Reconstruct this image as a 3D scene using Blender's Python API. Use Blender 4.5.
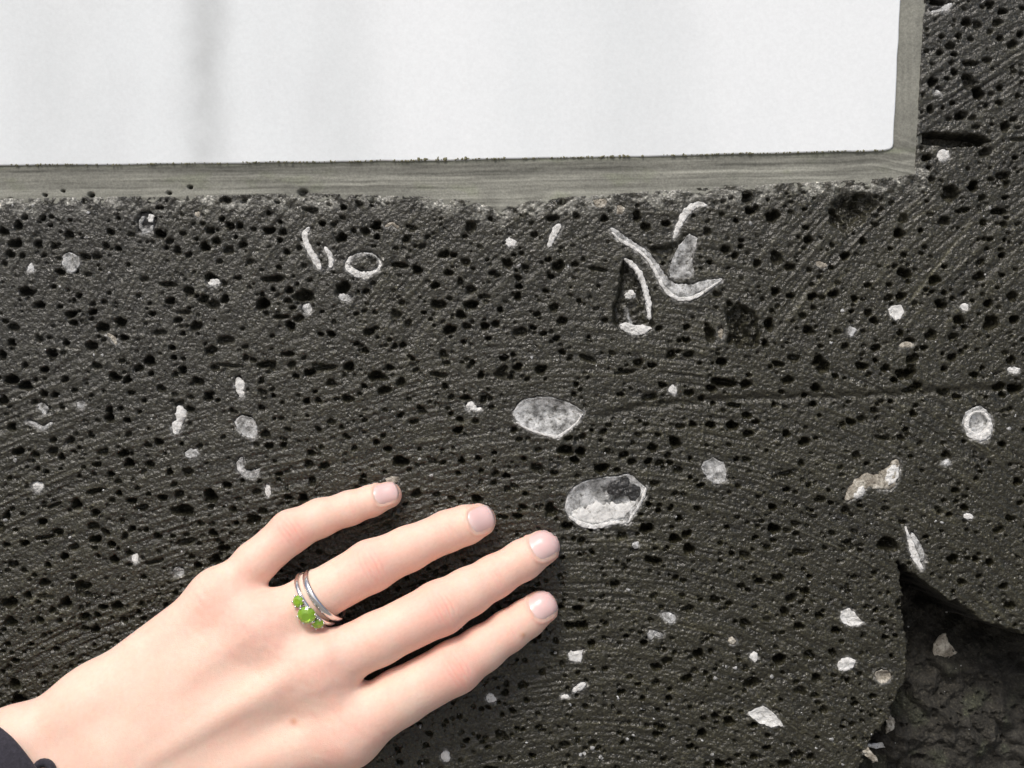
import bpy, bmesh, math, random
import numpy as np
from mathutils import Vector, Matrix

for o in list(bpy.data.objects):
    bpy.data.objects.remove(o, do_unlink=True)
SC = bpy.context.scene
C = SC.collection
R = math.radians

# ---------------------------------------------------------------- scale / frame
S = 0.00033            # metres per wall unit (1 unit = 1/3 mm)
CD = 1333.0            # camera distance from the wall, in wall units
H0 = 1.25              # height of the picture centre above the pavement

# ---------------------------------------------------------------- camera
cam_d = bpy.data.cameras.new('camera')
cam = bpy.data.objects.new('camera', cam_d)
C.objects.link(cam)
cam.location = (0, -CD * S, H0)
cam.rotation_euler = (R(90), 0, 0)
cam_d.sensor_width = 36
cam_d.lens = 18 / (512 / CD)
cam_d.clip_start = 0.01
cam_d.clip_end = 200
SC.camera = cam

# ---------------------------------------------------------------- world, sun, exposure
SUN_EL, SUN_AZ = 52.0, -20.0       # elevation, azimuth off the wall's normal (negative = left)
w = bpy.data.worlds.new('World')
SC.world = w
w.use_nodes = True
nt = w.node_tree
sky = nt.nodes.new('ShaderNodeTexSky')
sky.sky_type = 'NISHITA'
sky.sun_disc = False
sky.sun_elevation = R(SUN_EL)
sky.sun_rotation = R(180 - SUN_AZ)
sky.dust_density = 4.0
sky.air_density = 1.0
sky.ozone_density = 0.6
bg = nt.nodes['Background']
bg.inputs['Strength'].default_value = 0.085
nt.links.new(sky.outputs[0], bg.inputs['Color'])
sun_d = bpy.data.lights.new('sun', 'SUN')
sun_d.energy = 1.5
sun_d.angle = R(18)
sun_d.color = (1.0, 0.965, 0.915)
sun = bpy.data.objects.new('sun', sun_d)
C.objects.link(sun)
a, e = R(SUN_AZ), R(SUN_EL)
sdir = Vector((math.sin(a) * math.cos(e), -math.cos(a) * math.cos(e), math.sin(e)))
sun.rotation_euler = sdir.to_track_quat('Z', 'Y').to_euler()
sun.location = (0, -3, 4)
SC.view_settings.view_transform = 'Standard'
SC.view_settings.look = 'None'
SC.view_settings.gamma = 1
SC.view_settings.exposure = 0.57
SC.view_settings.use_curve_mapping = False

# ---------------------------------------------------------------- helpers
rng = np.random.default_rng(11)
random.seed(5)
_T = rng.random((256, 256)).astype(np.float32)

def vn(x, y, seed=0):
    """smooth value noise in -1..1"""
    x = np.asarray(x, np.float32) + seed * 17.31
    y = np.asarray(y, np.float32) + seed * 9.77
    xi = np.floor(x).astype(np.int32); yi = np.floor(y).astype(np.int32)
    fx = x - xi; fy = y - yi
    fx = fx * fx * (3 - 2 * fx); fy = fy * fy * (3 - 2 * fy)
    x0 = xi & 255; x1 = (xi + 1) & 255; y0 = yi & 255; y1 = (yi + 1) & 255
    a = _T[y0, x0]; b = _T[y0, x1]; c = _T[y1, x0]; d = _T[y1, x1]
    t = a + (b - a) * fx
    return ((t + (c + (d - c) * fx - t) * fy) * 2 - 1)

def fbm(x, y, oct=4, seed=0):
    s = 0; amp = 1.0; tot = 0
    for i in range(oct):
        ca, sa = math.cos(0.6 + i * 1.1), math.sin(0.6 + i * 1.1)
        s = s + amp * vn((x * ca - y * sa) * 2 ** i, (x * sa + y * ca) * 2 ** i, seed + i * 3)
        tot += amp; amp *= 0.55
    return s / tot

def ss(a, b, x):
    t = np.clip((x - a) / (b - a), 0, 1)
    return t * t * (3 - 2 * t)

def W(u, v, D):
    """wall units -> world; D = height off the wall face"""
    return np.stack([(np.asarray(u) - 512) * S, -np.asarray(D) * S + 0 * np.asarray(u), H0 + (384 - np.asarray(v)) * S], -1)

def PW(u, v, D):
    """a point seen along the sight line through (u,v) and standing D off the wall -> wall coordinates"""
    f = 1 - D / CD
    return (512 + (u - 512) * f, 384 + (v - 384) * f, D)

def mesh_np(name, V, F, mat, parent=None, smooth=True, col=None):
    me = bpy.data.meshes.new(name)
    V = np.asarray(V, np.float32).reshape(-1, 3)
    F = np.asarray(F, np.int32)
    n = F.shape[1]
    me.vertices.add(len(V)); me.vertices.foreach_set('co', V.ravel())
    me.loops.add(F.size); me.loops.foreach_set('vertex_index', F.ravel())
    me.polygons.add(len(F))
    me.polygons.foreach_set('loop_start', np.arange(0, F.size, n, dtype=np.int32))
    me.polygons.foreach_set('loop_total', np.full(len(F), n, np.int32))
    me.polygons.foreach_set('use_smooth', np.full(len(F), smooth, bool))
    if col is not None:
        at = me.color_attributes.new('tint', 'FLOAT_COLOR', 'POINT')
        c4 = np.ones((len(V), 4), np.float32); c4[:, :np.shape(col)[1]] = col
        at.data.foreach_set('color', c4.ravel())
    me.update(calc_edges=True)
    me.validate()
    if mat: me.materials.append(mat)
    o = bpy.data.objects.new(name, me)
    C.objects.link(o)
    if parent: o.parent = parent
    return o

def obj_bm(name, bm, mat, parent=None, smooth=True):
    me = bpy.data.meshes.new(name)
    bm.normal_update()
    bm.to_mesh(me); bm.free()
    for p in me.polygons: p.use_smooth = smooth
    if mat: me.materials.append(mat)
    o = bpy.data.objects.new(name, me); C.objects.link(o)
    if parent: o.parent = parent
    return o

def tag(o, label, cat, group=None):
    o['label'] = label; o['category'] = cat
    if group: o['group'] = group
    return o

def empty(name, loc=(0, 0, 0)):
    o = bpy.data.objects.new(name, None); C.objects.link(o); o.location = loc
    o.empty_display_size = 0.02
    return o

def grid_faces(ny, nx, keep=None):
    i = np.arange(ny * nx).reshape(ny, nx)
    F = np.stack([i[:-1, :-1], i[1:, :-1], i[1:, 1:], i[:-1, 1:]], -1).reshape(-1, 4)
    if keep is not None:
        F = F[keep.reshape(-1)]
    return F

def compact(V, F, col=None):
    used = np.zeros(len(V), bool); used[F.ravel()] = True
    idx = np.cumsum(used) - 1
    return V[used], idx[F], (None if col is None else col[used])

# ---------------------------------------------------------------- materials
def mat(name):
    m = bpy.data.materials.new(name); m.use_nodes = True
    return m, m.node_tree, m.node_tree.nodes['Principled BSDF']

def N(nt, typ, **kw):
    n = nt.nodes.new(typ)
    for k, v in kw.items():
        if hasattr(n, k): setattr(n, k, v)
        else: n.inputs[k].default_value = v
    return n

def noise(nt, scale, detail=4, rough=0.55, vec=None):
    n = N(nt, 'ShaderNodeTexNoise'); n.inputs['Scale'].default_value = scale
    n.inputs['Detail'].default_value = detail; n.inputs['Roughness'].default_value = rough
    if vec: nt.links.new(vec, n.inputs['Vector'])
    return n

def ramp(nt, fac, stops):
    r = N(nt, 'ShaderNodeValToRGB'); els = r.color_ramp.elements
    while len(els) < len(stops): els.new(0.5)
    for e_, (p, c) in zip(els, stops):
        e_.position = p; e_.color = (*c, 1) if len(c) == 3 else c
    nt.links.new(fac, r.inputs[0]); return r

def mul(nt, a, b, mode='MULTIPLY', fac=1.0):
    m = N(nt, 'ShaderNodeMix', data_type='RGBA', blend_type=mode)
    m.inputs[0].default_value = fac
    nt.links.new(a, m.inputs[6]); nt.links.new(b, m.inputs[7])
    return m.outputs[2]

def bump(nt, bsdf, height, strength, dist):
    b = N(nt, 'ShaderNodeBump'); b.inputs['Strength'].default_value = strength
    b.inputs['Distance'].default_value = dist
    nt.links.new(height, b.inputs['Height']); nt.links.new(b.outputs[0], bsdf.inputs['Normal'])

def objco(nt):
    return N(nt, 'ShaderNodeTexCoord').outputs['Object']

# basalt
m_basalt, nt, b = mat('basalt')
at = N(nt, 'ShaderNodeAttribute', attribute_name='tint')
co = objco(nt)
n1 = noise(nt, 1300, 2, 0.6, co)
r1 = ramp(nt, n1.outputs[0], [(0.30, (0.45,) * 3), (0.52, (0.9,) * 3), (0.64, (1.5,) * 3), (0.74, (3.2, 3.2, 3.1))])
nt.links.new(mul(nt, at.outputs['Color'], r1.outputs[0]), b.inputs['Base Color'])
rr = N(nt, 'ShaderNodeMapRange'); rr.inputs[1].default_value = 0.35; rr.inputs[2].default_value = 0.65
rr.inputs[3].default_value = 0.24; rr.inputs[4].default_value = 0.5
nt.links.new(noise(nt, 260, 4, 0.6, co).outputs[0], rr.inputs[0]); dl = N(nt, 'ShaderNodeMath', operation='MULTIPLY_ADD'); dl.inputs[1].default_value = -0.6; dl.inputs[2].default_value = 0.6
nt.links.new(at.outputs['Alpha'], dl.inputs[0])          # broken rock is duller than the sawn face
ad = N(nt, 'ShaderNodeMath', operation='ADD', use_clamp=True); nt.links.new(rr.outputs[0], ad.inputs[0]); nt.links.new(dl.outputs[0], ad.inputs[1])
nt.links.new(ad.outputs[0], b.inputs['Roughness'])
b.inputs['Specular IOR Level'].default_value = 0.52
n2 = noise(nt, 720, 2, 0.6, co)
bump(nt, b, n2.outputs[0], 1.0, 0.0008)

# plain basalt of the wall round the carved block
m_wall, nt, b = mat('wall_stone')
co = objco(nt)
n1 = noise(nt, 30, 8, 0.65, co)
r1 = ramp(nt, n1.outputs[0], [(0.3, (0.03, 0.03, 0.028)), (0.7, (0.075, 0.073, 0.068))])
nt.links.new(r1.outputs[0], b.inputs['Base Color'])
b.inputs['Roughness'].default_value = 0.7
bump(nt, b, noise(nt, 300, 6, 0.7, co).outputs[0], 0.8, 0.003)

# pavement
m_pave, nt, b = mat('pavement_stone')
co = objco(nt)
r1 = ramp(nt, noise(nt, 6, 8, 0.6, co).outputs[0], [(0.3, (0.22, 0.21, 0.20)), (0.7, (0.34, 0.33, 0.31))])
nt.links.new(r1.outputs[0], b.inputs['Base Color']); b.inputs['Roughness'].default_value = 0.85

# marble
m_marble, nt, b = mat('white_marble')
co = objco(nt)
mp = N(nt, 'ShaderNodeMapping'); mp.inputs['Scale'].default_value = (1, 1, 0.32)
nt.links.new(co, mp.inputs[0])
nA = noise(nt, 13, 4, 0.5, mp.outputs[0])
rA = ramp(nt, nA.outputs[0], [(0.30, (0.69, 0.72, 0.74)), (0.43, (0.745, 0.785, 0.805)), (0.6, (0.80, 0.835, 0.855))])
nB = noise(nt, 900, 3, 0.6, co)
rB = ramp(nt, nB.outputs[0], [(0.3, (0.94,) * 3), (0.7, (1.0,) * 3)])
at = N(nt, 'ShaderNodeAttribute', attribute_name='tint')
sx = N(nt, 'ShaderNodeSeparateXYZ'); nt.links.new(co, sx.inputs[0])
def M2(op, a, b_):
    n = N(nt, 'ShaderNodeMath', operation=op)
    for i, q in enumerate((a, b_)):
        if isinstance(q, (int, float)): n.inputs[i].default_value = q
        else: nt.links.new(q, n.inputs[i])
    return n.outputs[0]
wv = noise(nt, 22, 4, 0.6, co)
vein = None
for (xu, wid, amp) in ((204, 22, 1.0), (60, 60, 0.35), (345, 40, 0.3), (-160, 40, 0.6), (640, 70, 0.2)):
    dx = M2('SUBTRACT', M2('ADD', sx.outputs[0], M2('MULTIPLY', M2('SUBTRACT', wv.outputs[0], 0.5), 0.02)), (xu - 512) * S)
    dx = M2('DIVIDE', dx, wid * S)
    gk = M2('MULTIPLY', M2('POWER', 2.718, M2('MULTIPLY', M2('MULTIPLY', dx, dx), -1.0)), amp)
    vein = gk if vein is None else M2('ADD', vein, gk)
pv_ = noise(nt, 34, 3, 0.6, co)
vein = M2('MULTIPLY', vein, M2('MULTIPLY', pv_.outputs[0], 1.4))
rV = ramp(nt, vein, [(0.0, (1, 1, 1)), (1.0, (0.70, 0.70, 0.695))])
nt.links.new(mul(nt, mul(nt, mul(nt, rA.outputs[0], rB.outputs[0]), at.outputs['Color']), rV.outputs[0]), b.inputs['Base Color'])
b.inputs['Roughness'].default_value = 0.45
b.inputs['Specular IOR Level'].default_value = 0.4
bump(nt, b, noise(nt, 500, 4, 0.6, co).outputs[0], 0.15, 0.0005)

# mortar
m_mortar, nt, b = mat('mortar')
at = N(nt, 'ShaderNodeAttribute', attribute_name='tint')
co = objco(nt)
r1 = ramp(nt, noise(nt, 1500, 4, 0.65, co).outputs[0], [(0.3, (0.72,) * 3), (0.7, (1.18,) * 3)])
nt.links.new(mul(nt, at.outputs['Color'], r1.outputs[0]), b.inputs['Base Color'])
b.inputs['Roughness'].default_value = 0.85
bump(nt, b, noise(nt, 1800, 4, 0.6, co).outputs[0], 0.3, 0.0003)

# mineral fillings
def mineral(name, stops, rough, dirt):
    m, nt, b = mat(name)
    co = objco(nt)
    n1 = noise(nt, 300, 6, 0.7, co)
    r1 = ramp(nt, n1.outputs[0], stops)
    n3 = noise(nt, 700, 4, 0.7, co)
    r3 = ramp(nt, n3.outputs[0], [(dirt - 0.06, (0.25, 0.24, 0.2)), (dirt + 0.06, (1, 1, 1))])
    nt.links.new(mul(nt, r1.outputs[0], r3.outputs[0]), b.inputs['Base Color'])
    b.inputs['Roughness'].default_value = rough
    bump(nt, b, noise(nt, 1100, 5, 0.75, co).outputs[0], 1.0, 0.0009)
    return m
m_white = mineral('white_zeolite', [(0.32, (0.4, 0.4, 0.38)), (0.43, (0.74, 0.74, 0.72)), (0.54, (0.88, 0.88, 0.86))], 0.4, 0.35)
m_grey = mineral('grey_zeolite', [(0.36, (0.12, 0.12, 0.115)), (0.48, (0.42, 0.425, 0.42)), (0.6, (0.78, 0.79, 0.79))], 0.3, 0.39)
m_tan = mineral('tan_calcite', [(0.36, (0.18, 0.155, 0.12)), (0.5, (0.42, 0.385, 0.32)), (0.62, (0.72, 0.69, 0.61))], 0.55, 0.39)

# moss
m_moss, nt, b = mat('moss')
co = objco(nt)
r1 = ramp(nt, noise(nt, 1200, 3, 0.6, co).outputs[0], [(0.35, (0.10, 0.10, 0.055)), (0.65, (0.22, 0.21, 0.13))])
nt.links.new(r1.outputs[0], b.inputs['Base Color']); b.inputs['Roughness'].default_value = 0.9

# skin
m_skin, nt, b = mat('skin')
at = N(nt, 'ShaderNodeAttribute', attribute_name='tint')
co = objco(nt)
r1 = ramp(nt, noise(nt, 140, 4, 0.6, co).outputs[0], [(0.3, (1.03, 0.94, 0.92)), (0.7, (0.99, 1.03, 1.03))])
r2 = ramp(nt, noise(nt, 900, 3, 0.6, co).outputs[0], [(0.3, (0.965, 0.95, 0.94)), (0.65, (1.01, 1.01, 1.01))])
nt.links.new(mul(nt, mul(nt, at.outputs['Color'], r1.outputs[0]), r2.outputs[0]), b.inputs['Base Color'])
b.inputs['Subsurface Weight'].default_value = 0.45
b.inputs['Subsurface Radius'].default_value = (1.0, 0.35, 0.2)
b.inputs['Subsurface Scale'].default_value = 0.0035
b.inputs['Roughness'].default_value = 0.48
b.inputs['Specular IOR Level'].default_value = 0.35
vo = N(nt, 'ShaderNodeTexVoronoi', feature='DISTANCE_TO_EDGE'); vo.inputs['Scale'].default_value = 1400
wn = noise(nt, 500, 3, 0.6, co)
mx = N(nt, 'ShaderNodeMix', data_type='RGBA', blend_type='LINEAR_LIGHT'); mx.inputs[0].default_value = 0.002
nt.links.new(co, mx.inputs[6]); nt.links.new(wn.outputs[1], mx.inputs[7])
nt.links.new(mx.outputs[2], vo.inputs['Vector'])
bump(nt, b, vo.outputs[0], 0.5, 0.00025)

m_nail, nt, b = mat('fingernail')
at = N(nt, 'ShaderNodeAttribute', attribute_name='tint')
nt.links.new(at.outputs['Color'], b.inputs['Base Color'])
b.inputs['Subsurface Weight'].default_value = 0.3
b.inputs['Subsurface Radius'].default_value = (1.0, 0.4, 0.3)
b.inputs['Subsurface Scale'].default_value = 0.002
b.inputs['Roughness'].default_value = 0.3
b.inputs['Specular IOR Level'].default_value = 0.5

m_silver, nt, b = mat('silver')
b.inputs['Base Color'].default_value = (0.74, 0.72, 0.71, 1); b.inputs['Metallic'].default_value = 1
b.inputs['Roughness'].default_value = 0.17
m_gem, nt, b = mat('green_gem')
b.inputs['Base Color'].default_value = (0.42, 0.74, 0.06, 1); b.inputs['Roughness'].default_value = 0.04
b.inputs['Transmission Weight'].default_value = 0.55; b.inputs['IOR'].default_value = 1.65
m_cloth, nt, b = mat('dark_knit')
co = objco(nt)
r1 = ramp(nt, noise(nt, 900, 3, 0.6, co).outputs[0], [(0.3, (0.014, 0.013, 0.02)), (0.7, (0.036, 0.033, 0.046))])
nt.links.new(r1.outputs[0], b.inputs['Base Color']); b.inputs['Roughness'].default_value = 0.9
b.inputs['Sheen Weight'].default_value = 0.15
bump(nt, b, noise(nt, 1500, 3, 0.6, co).outputs[0], 0.5, 0.0004)

# ================================================================ THE SETTING
# pavement out of view, added for its bounce light from below
bm = bmesh.new(); bmesh.ops.create_grid(bm, x_segments=2, y_segments=2, size=40)
pv = obj_bm('pavement', bm, m_pave); pv['kind'] = 'structure'
# the wall behind and round the carved block
bm = bmesh.new(); bmesh.ops.create_cube(bm, size=1)
wl = obj_bm('wall', bm, m_wall, smooth=False); wl.scale = (6, 0.3, 2.6); wl.location = (0, 0.15 + 0.075, 1.298)
wl['kind'] = 'structure'

# marble outline: lower edge and right edge (wall units)
def m_bot(u):      # lower edge of the marble slab
    return 166.0 - 0.0172 * u + 2.0 * np.sin(u * 0.0035) + 0.5 * vn(u * 0.05, 0 * u, 3)
def m_right(v):
    return 900.3 - 0.05 * v + 0.5 * vn(v * 0.06, 0 * v, 5)
_bu = np.array([-600, 0, 120, 240, 300, 360, 430, 470, 500, 540, 600, 700, 800, 880, 905, 925.])
_bv = np.array([210, 203, 201, 199, 197, 199, 201, 205, 213, 203, 199, 192, 187, 183, 180, 176.])
def j_bot(u):      # lower edge of the mortar joint
    return np.interp(u, _bu, _bv)
def j_right(v):    # right edge of the mortar joint
    return 926.5 - 0.055 * v

# ================================================================ BASALT BLOCK
def axis(lo, a, b, hi, step, coarse):
    return np.concatenate([np.arange(lo, a, coarse), np.arange(a, b, step), np.arange(b, hi + coarse, coarse)])
xs = axis(-420, -6, 1030, 1450, 0.92, 4.0)
ys = axis(-420, -6, 774, 1190, 0.92, 4.0)
X, Y = np.meshgrid(xs.astype(np.float32), ys.astype(np.float32))
hh = np.zeros_like(X)          # depth into the wall

TZ = 260 / 1024.0
def tile(ox, oy, L):
    out = []
    for t in L:
        x, y, rx = t[0], t[1], t[2]
        ry = t[3] if len(t) > 3 else rx * 0.92
        an = t[4] if len(t) > 4 else random.uniform(-12, 12)
        out.append((ox + x * TZ, oy + y * TZ, rx * TZ, ry * TZ, an))
    return out

HOLES = []
HOLES += tile(0, 180, [(895,82,18),(960,82,15),(748,32,12),(360,62,14),(182,62,9),(250,50,6),(665,55,8),(72,182,22),(15,205,22),(98,148,14),(168,152,14),(272,215,24,14),(150,255,20),(212,262,16),(60,245,28,12),(40,292,22,14),(85,300,14),(18,332,14),(172,298,12),(418,262,14,18),(466,270,14),(335,300,22,9),(380,302,20,14),(435,205,18,12),(515,215,14),(630,210,26,14),(700,280,16,22),(668,240,18,10),(742,297,16),(808,265,22),(852,242,20),(874,155,12,16),(905,182,20),(945,182,18),(830,198,20,10),(720,210,16,10),(900,278,26,20),(955,256,18),(928,225,10),(982,325,16),(865,322,14),(745,440,24),(670,478,20),(840,492,28,22),(885,472,18,20),(800,465,26,10),(660,412,45,12),(830,380,30,10),(880,405,18,12),(938,385,16,10),(105,440,30,20),(155,492,22,16),(365,520,18,12),(345,372,16,10),(238,360,20,8),(55,580,26,14),(155,628,18),(45,642,22,14),(262,645,16),(358,655,25),(405,580,30,18),(475,558,28,14),(290,562,18,12),(278,525,24,9),(10,692,18,22),(98,732,16),(175,746,20,11),(380,732,22,14),(205,680,28,10),(195,620,14,9),(488,620,18,10),(630,602,34,14),(700,550,18,10),(770,575,28,18),(730,522,36,12),(720,605,14,9),(885,632,36,20),(830,668,28,12),(965,658,16,11),(968,702,16),(590,712,28,18),(545,738,22,10),(718,745,16),(685,700,14),(722,705,12),(905,732,60,9),(848,738,20,9),(600,525,16,8),(545,458,12,8),(568,390,18,12),(310,455,16,9),(210,420,14,9),(1018,490,10,24),(465,150,12,8),(275,158,10,6),(200,180,10,8),(620,110,10,8),(395,355,9),(455,500,10,8),(235,500,14,10),(678,658,16,7)])
HOLES += tile(250, 180, [(108,88,11),(72,132,13),(118,165,11),(75,200,24,18),(118,238,13),(145,285,15),(130,203,20,8),(205,55,22,18),(285,172,15),(330,178,15),(360,228,25,22),(430,95,18),(455,205,24,18),(498,178,24,13),(368,108,16,12),(95,390,45,16),(115,348,14,16),(50,490,26,28),(48,452,14,11),(92,432,11),(215,460,46,30),(155,432,20,9),(150,475,18,11),(365,430,36,30),(455,438,16,11),(485,405,14,7),(425,440,8),(190,545,24,14),(120,540,38,11),(160,575,20,22),(330,560,9,14),(320,608,17),(278,608,13,11),(575,532,24,20),(622,562,17,15),(450,518,14,11),(492,522,14,9),(468,600,24,20),(598,485,16,13),(420,645,16,11),(452,672,18,16),(570,655,13),(602,650,16),(640,705,12),(615,235,20,16),(640,192,18,13),(765,292,24,16),(802,296,16),(850,325,18,20),(782,366,20,16),(730,415,20,13),(828,402,14,18),(742,488,32,18),(787,467,14,11),(872,490,28,18),(830,528,24,12),(855,577,20,14),(925,577,22,17),(968,568,20,17),(985,512,15,12),(930,460,18,14),(955,368,16,13),(940,625,12),(762,690,18,24),(775,722,16,12),(875,720,16,11),(838,720,11),(590,335,34,13),(660,350,24,10),(675,260,18,8),(700,225,14,10),(150,686,34,12),(65,728,48,16),(165,728,22,14),(290,742,55,14),(388,732,24,13),(235,755,24,12),(495,765,30,10),(550,740,18,14),(1000,700,20,12),(995,745,24,12),(785,590,28,20),(870,180,30,14,45),(870,430,26,12),(500,222,16,8),(575,268,14,8),(235,395,14,12),(212,338,14,8),(185,412,9),(170,380,8),(685,522,12,8),(240,118,34,14),(480,75,20,9)])
HOLES += tile(500, 180, [(540,145,20,26),(245,90,18,13),(210,152,36,14),(135,215,16,14),(300,138,18,10),(410,150,20,10),(575,180,24,10),(295,332,15),(100,345,18,16),(72,386,16,15),(75,420,16,13),(70,460,18,17),(180,437,14,10),(200,380,16,12),(312,477,14,12),(212,505,22,20),(145,530,16,14),(243,555,24,16),(130,582,15,12),(172,606,15),(222,625,18,13),(80,590,30,9),(415,552,16,12),(350,620,12,9),(440,683,14,12),(246,678,16,13),(272,705,12,9),(735,580,16,14),(815,570,10),(735,632,16,13),(675,686,24,12),(745,688,22,16),(545,718,24,12),(598,728,18,8),(345,705,42,14,-25),(160,745,24,18),(475,748,10),(70,738,22,18),(15,745,18,14),(818,205,16,18),(890,275,24,18),(948,262,14,10),(925,298,18,12),(826,324,12),(1012,330,16,20),(930,160,13,9),(985,122,22,18),(1010,112,12,16),(975,68,30,18),(880,85,14,11),(912,72,14,11),(55,295,11,9),(190,312,15,10),(30,325,26,12),(385,352,40,10),(230,335,30,14),(875,715,24,14),(855,450,20,10),(830,610,28,34),(905,490,16),(655,168,20,8),(625,585,16,12)])
HOLES += tile(764, 0, [(680,8,40,16),(890,20,22,18),(800,88,24,18),(840,95,24,10),(920,90,22,18),(890,126,16,13),(768,143,16,14),(815,152,16,9),(735,177,24,11),(692,207,18,12),(750,213,14,9),(930,152,18,14),(980,175,24,16),(1010,135,18,14),(808,250,36,13),(880,237,20,16),(750,285,18,11),(722,310,12,10),(806,322,28,38),(845,368,26,28),(664,325,22,22),(690,355,16,20),(930,347,18,15),(1000,378,16,10),(928,404,18,12),(655,430,16,18),(742,405,14,9),(775,455,26,17),(822,462,18,9),(730,467,14,8),(950,500,20,26),(840,500,16,12),(985,468,16,9),(1000,550,40,10),(870,595,28,10),(640,620,22,15),(650,660,12,8),(660,708,18,15),(735,750,34,22),(825,735,24,24),(945,695,28,24),(900,705,12,7),(990,620,14,8),(640,200,14,8),(640,115,10),(705,425,10),(900,490,10,8),(980,265,12,8),(940,40,20,8)])
HOLES += tile(764, 180, [(735,58,36,34),(955,15,16,20),(860,72,18,17),(785,120,40,12),(930,125,36,16),(710,160,28,16),(865,167,20,12),(945,175,18,12),(1000,172,14,9),(950,68,14,8),(890,232,14,8),(655,135,16,11),(550,150,26,14),(532,205,26,9),(618,200,14,10),(497,270,12,9),(437,177,16,12),(390,242,18,16),(175,238,22,18),(165,188,14,11),(35,140,32,16),(160,115,12,9),(50,310,30,30),(100,340,24,14),(320,300,22,15),(265,347,14,12),(555,365,30,16),(552,295,16,12),(515,338,14,8),(672,395,26,24),(712,340,14,8),(855,325,22,15),(850,378,26,15),(940,375,14,10),(980,460,28,20),(985,550,22,20),(895,565,38,32),(770,552,26,18),(885,485,22,14),(697,485,26,11),(712,445,14,11),(665,440,14,10),(540,460,24,20),(490,462,20,12),(410,415,16,12),(495,412,14,8),(358,470,18,15),(275,450,22,18),(190,460,22,16),(195,505,14,12),(152,535,18,14),(345,518,12,10),(412,525,20,18),(435,555,20,16),(290,600,18,14),(178,592,26,17),(320,655,16,18),(538,605,18,15),(575,630,24,9),(658,612,28,22),(745,620,20,22),(790,580,14,10),(742,700,22,17),(705,685,10),(440,662,20,17),(585,700,30,12),(630,660,16,9),(580,745,26,20),(385,730,26,14),(440,712,12),(480,740,22,12),(235,740,28,26),(120,698,26,12),(55,725,34,12),(215,705,28,10),(950,680,16,9),(975,710,24,16),(840,670,12,8),(860,740,14,8),(710,745,16,12),(778,672,12,8),(20,570,22,30),(5,645,14,18),(105,455,18,11),(45,440,22,16),(880,270,12,8),(938,295,18,10),(920,425,10),(130,585,10),(845,235,9),(290,45,16)])
HOLES += tile(0, 370, [(45,40,30,24),(100,55,30,10),(12,122,26,20),(172,95,16,20),(215,100,18,14),(135,125,18,9),(47,228,22,18),(208,278,16,15),(276,280,20,18),(208,322,26,18),(242,345,14,18),(138,333,20,14),(312,307,12,9),(72,318,24,11),(182,402,12),(25,575,18,20),(300,530,22,28),(210,535,45,9,20),(375,565,22,17),(370,480,42,13,10),(165,600,22,16),(420,642,17,14),(520,627,16,14),(480,595,14,12),(368,612,26,12),(375,665,26,14),(435,413,17,15),(465,440,15,14),(468,487,16,12),(485,330,24,18),(508,365,26,12),(380,372,18,11),(405,318,24,9),(592,375,22,18),(668,403,17,15),(740,402,26,18),(625,285,20,16),(582,296,18,13),(705,492,24,18),(685,450,16,8),(560,545,34,16),(520,515,20,13),(540,465,12,8),(830,500,32,30),(830,540,16,14),(720,555,52,26),(895,455,18,16),(920,552,18,14),(1000,592,28,18),(735,680,42,18,15),(620,655,18,15),(490,660,14,14),(440,685,20,10),(290,700,22,18),(255,735,18,18),(230,640,24,15),(180,660,45,9,10),(95,682,20,13),(25,690,16,12),(510,725,20,16),(450,747,22,11),(465,705,10),(430,160,16,18),(432,185,24,9),(500,40,20,16),(450,22,26,10),(635,72,22,13),(510,92,12),(500,198,16,13),(752,108,13),(778,42,26,14),(820,105,24,14),(690,20,16),(720,8,18,14),(880,265,12),(785,302,16,12),(745,152,22,10),(705,130,24,12),(360,100,12,8),(255,35,18,8),(360,260,12,8),(240,390,8),(88,568,12,9),(60,630,11,8),(60,762,14,8),(790,605,16,10),(835,608,14,10),(840,640,20,8),(930,605,14,10),(880,700,24,10),(850,745,24,10),(680,655,12,8),(595,12,14,7),(640,500,20,9),(585,490,12)])
HOLES += tile(250, 365, [(50,110,20,15),(92,122,11),(222,143,17,15),(270,142,18,14),(122,212,13),(45,168,16,11),(272,257,13),(320,225,18,16),(132,317,17,14),(240,345,20,12),(282,325,14,11),(232,392,22,16),(292,400,22,18),(115,432,15,13),(245,460,16,20),(62,275,22,22),(75,320,18),(320,70,24,14),(182,45,16,12),(290,8,48,12),(388,5,24,10),(450,84,14,11),(385,132,24,15),(340,135,12),(530,100,34,18,25),(595,65,24,10,10),(505,45,38,20),(745,40,34,14),(768,85,13,16),(910,42,18,15),(990,40,36,20),(850,130,34,12),(792,128,16,13),(920,132,18,13),(828,215,15),(820,257,22,15),(888,222,16,13),(670,170,16,12),(680,185,18,12),(450,218,15,12),(524,280,11,13),(497,305,16,12),(543,328,17,9),(592,380,32,26),(655,508,24,18),(795,527,17,12),(895,528,24,16),(835,380,15,13),(898,368,14,13),(960,466,15),(967,428,18,12),(1010,435,16,10),(1015,490,14,12),(448,440,14,12),(445,460,20,10),(150,522,16,12),(210,522,24,9),(20,605,24,14),(50,575,20,12),(760,385,14,10),(640,225,14,10),(625,135,13,9),(590,200,12,8),(85,8,20),(550,10,18,12),(780,172,13,8),(735,510,16,9),(962,345,12,8),(385,285,12,8),(360,245,12,8),(25,500,20,14)])
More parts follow.
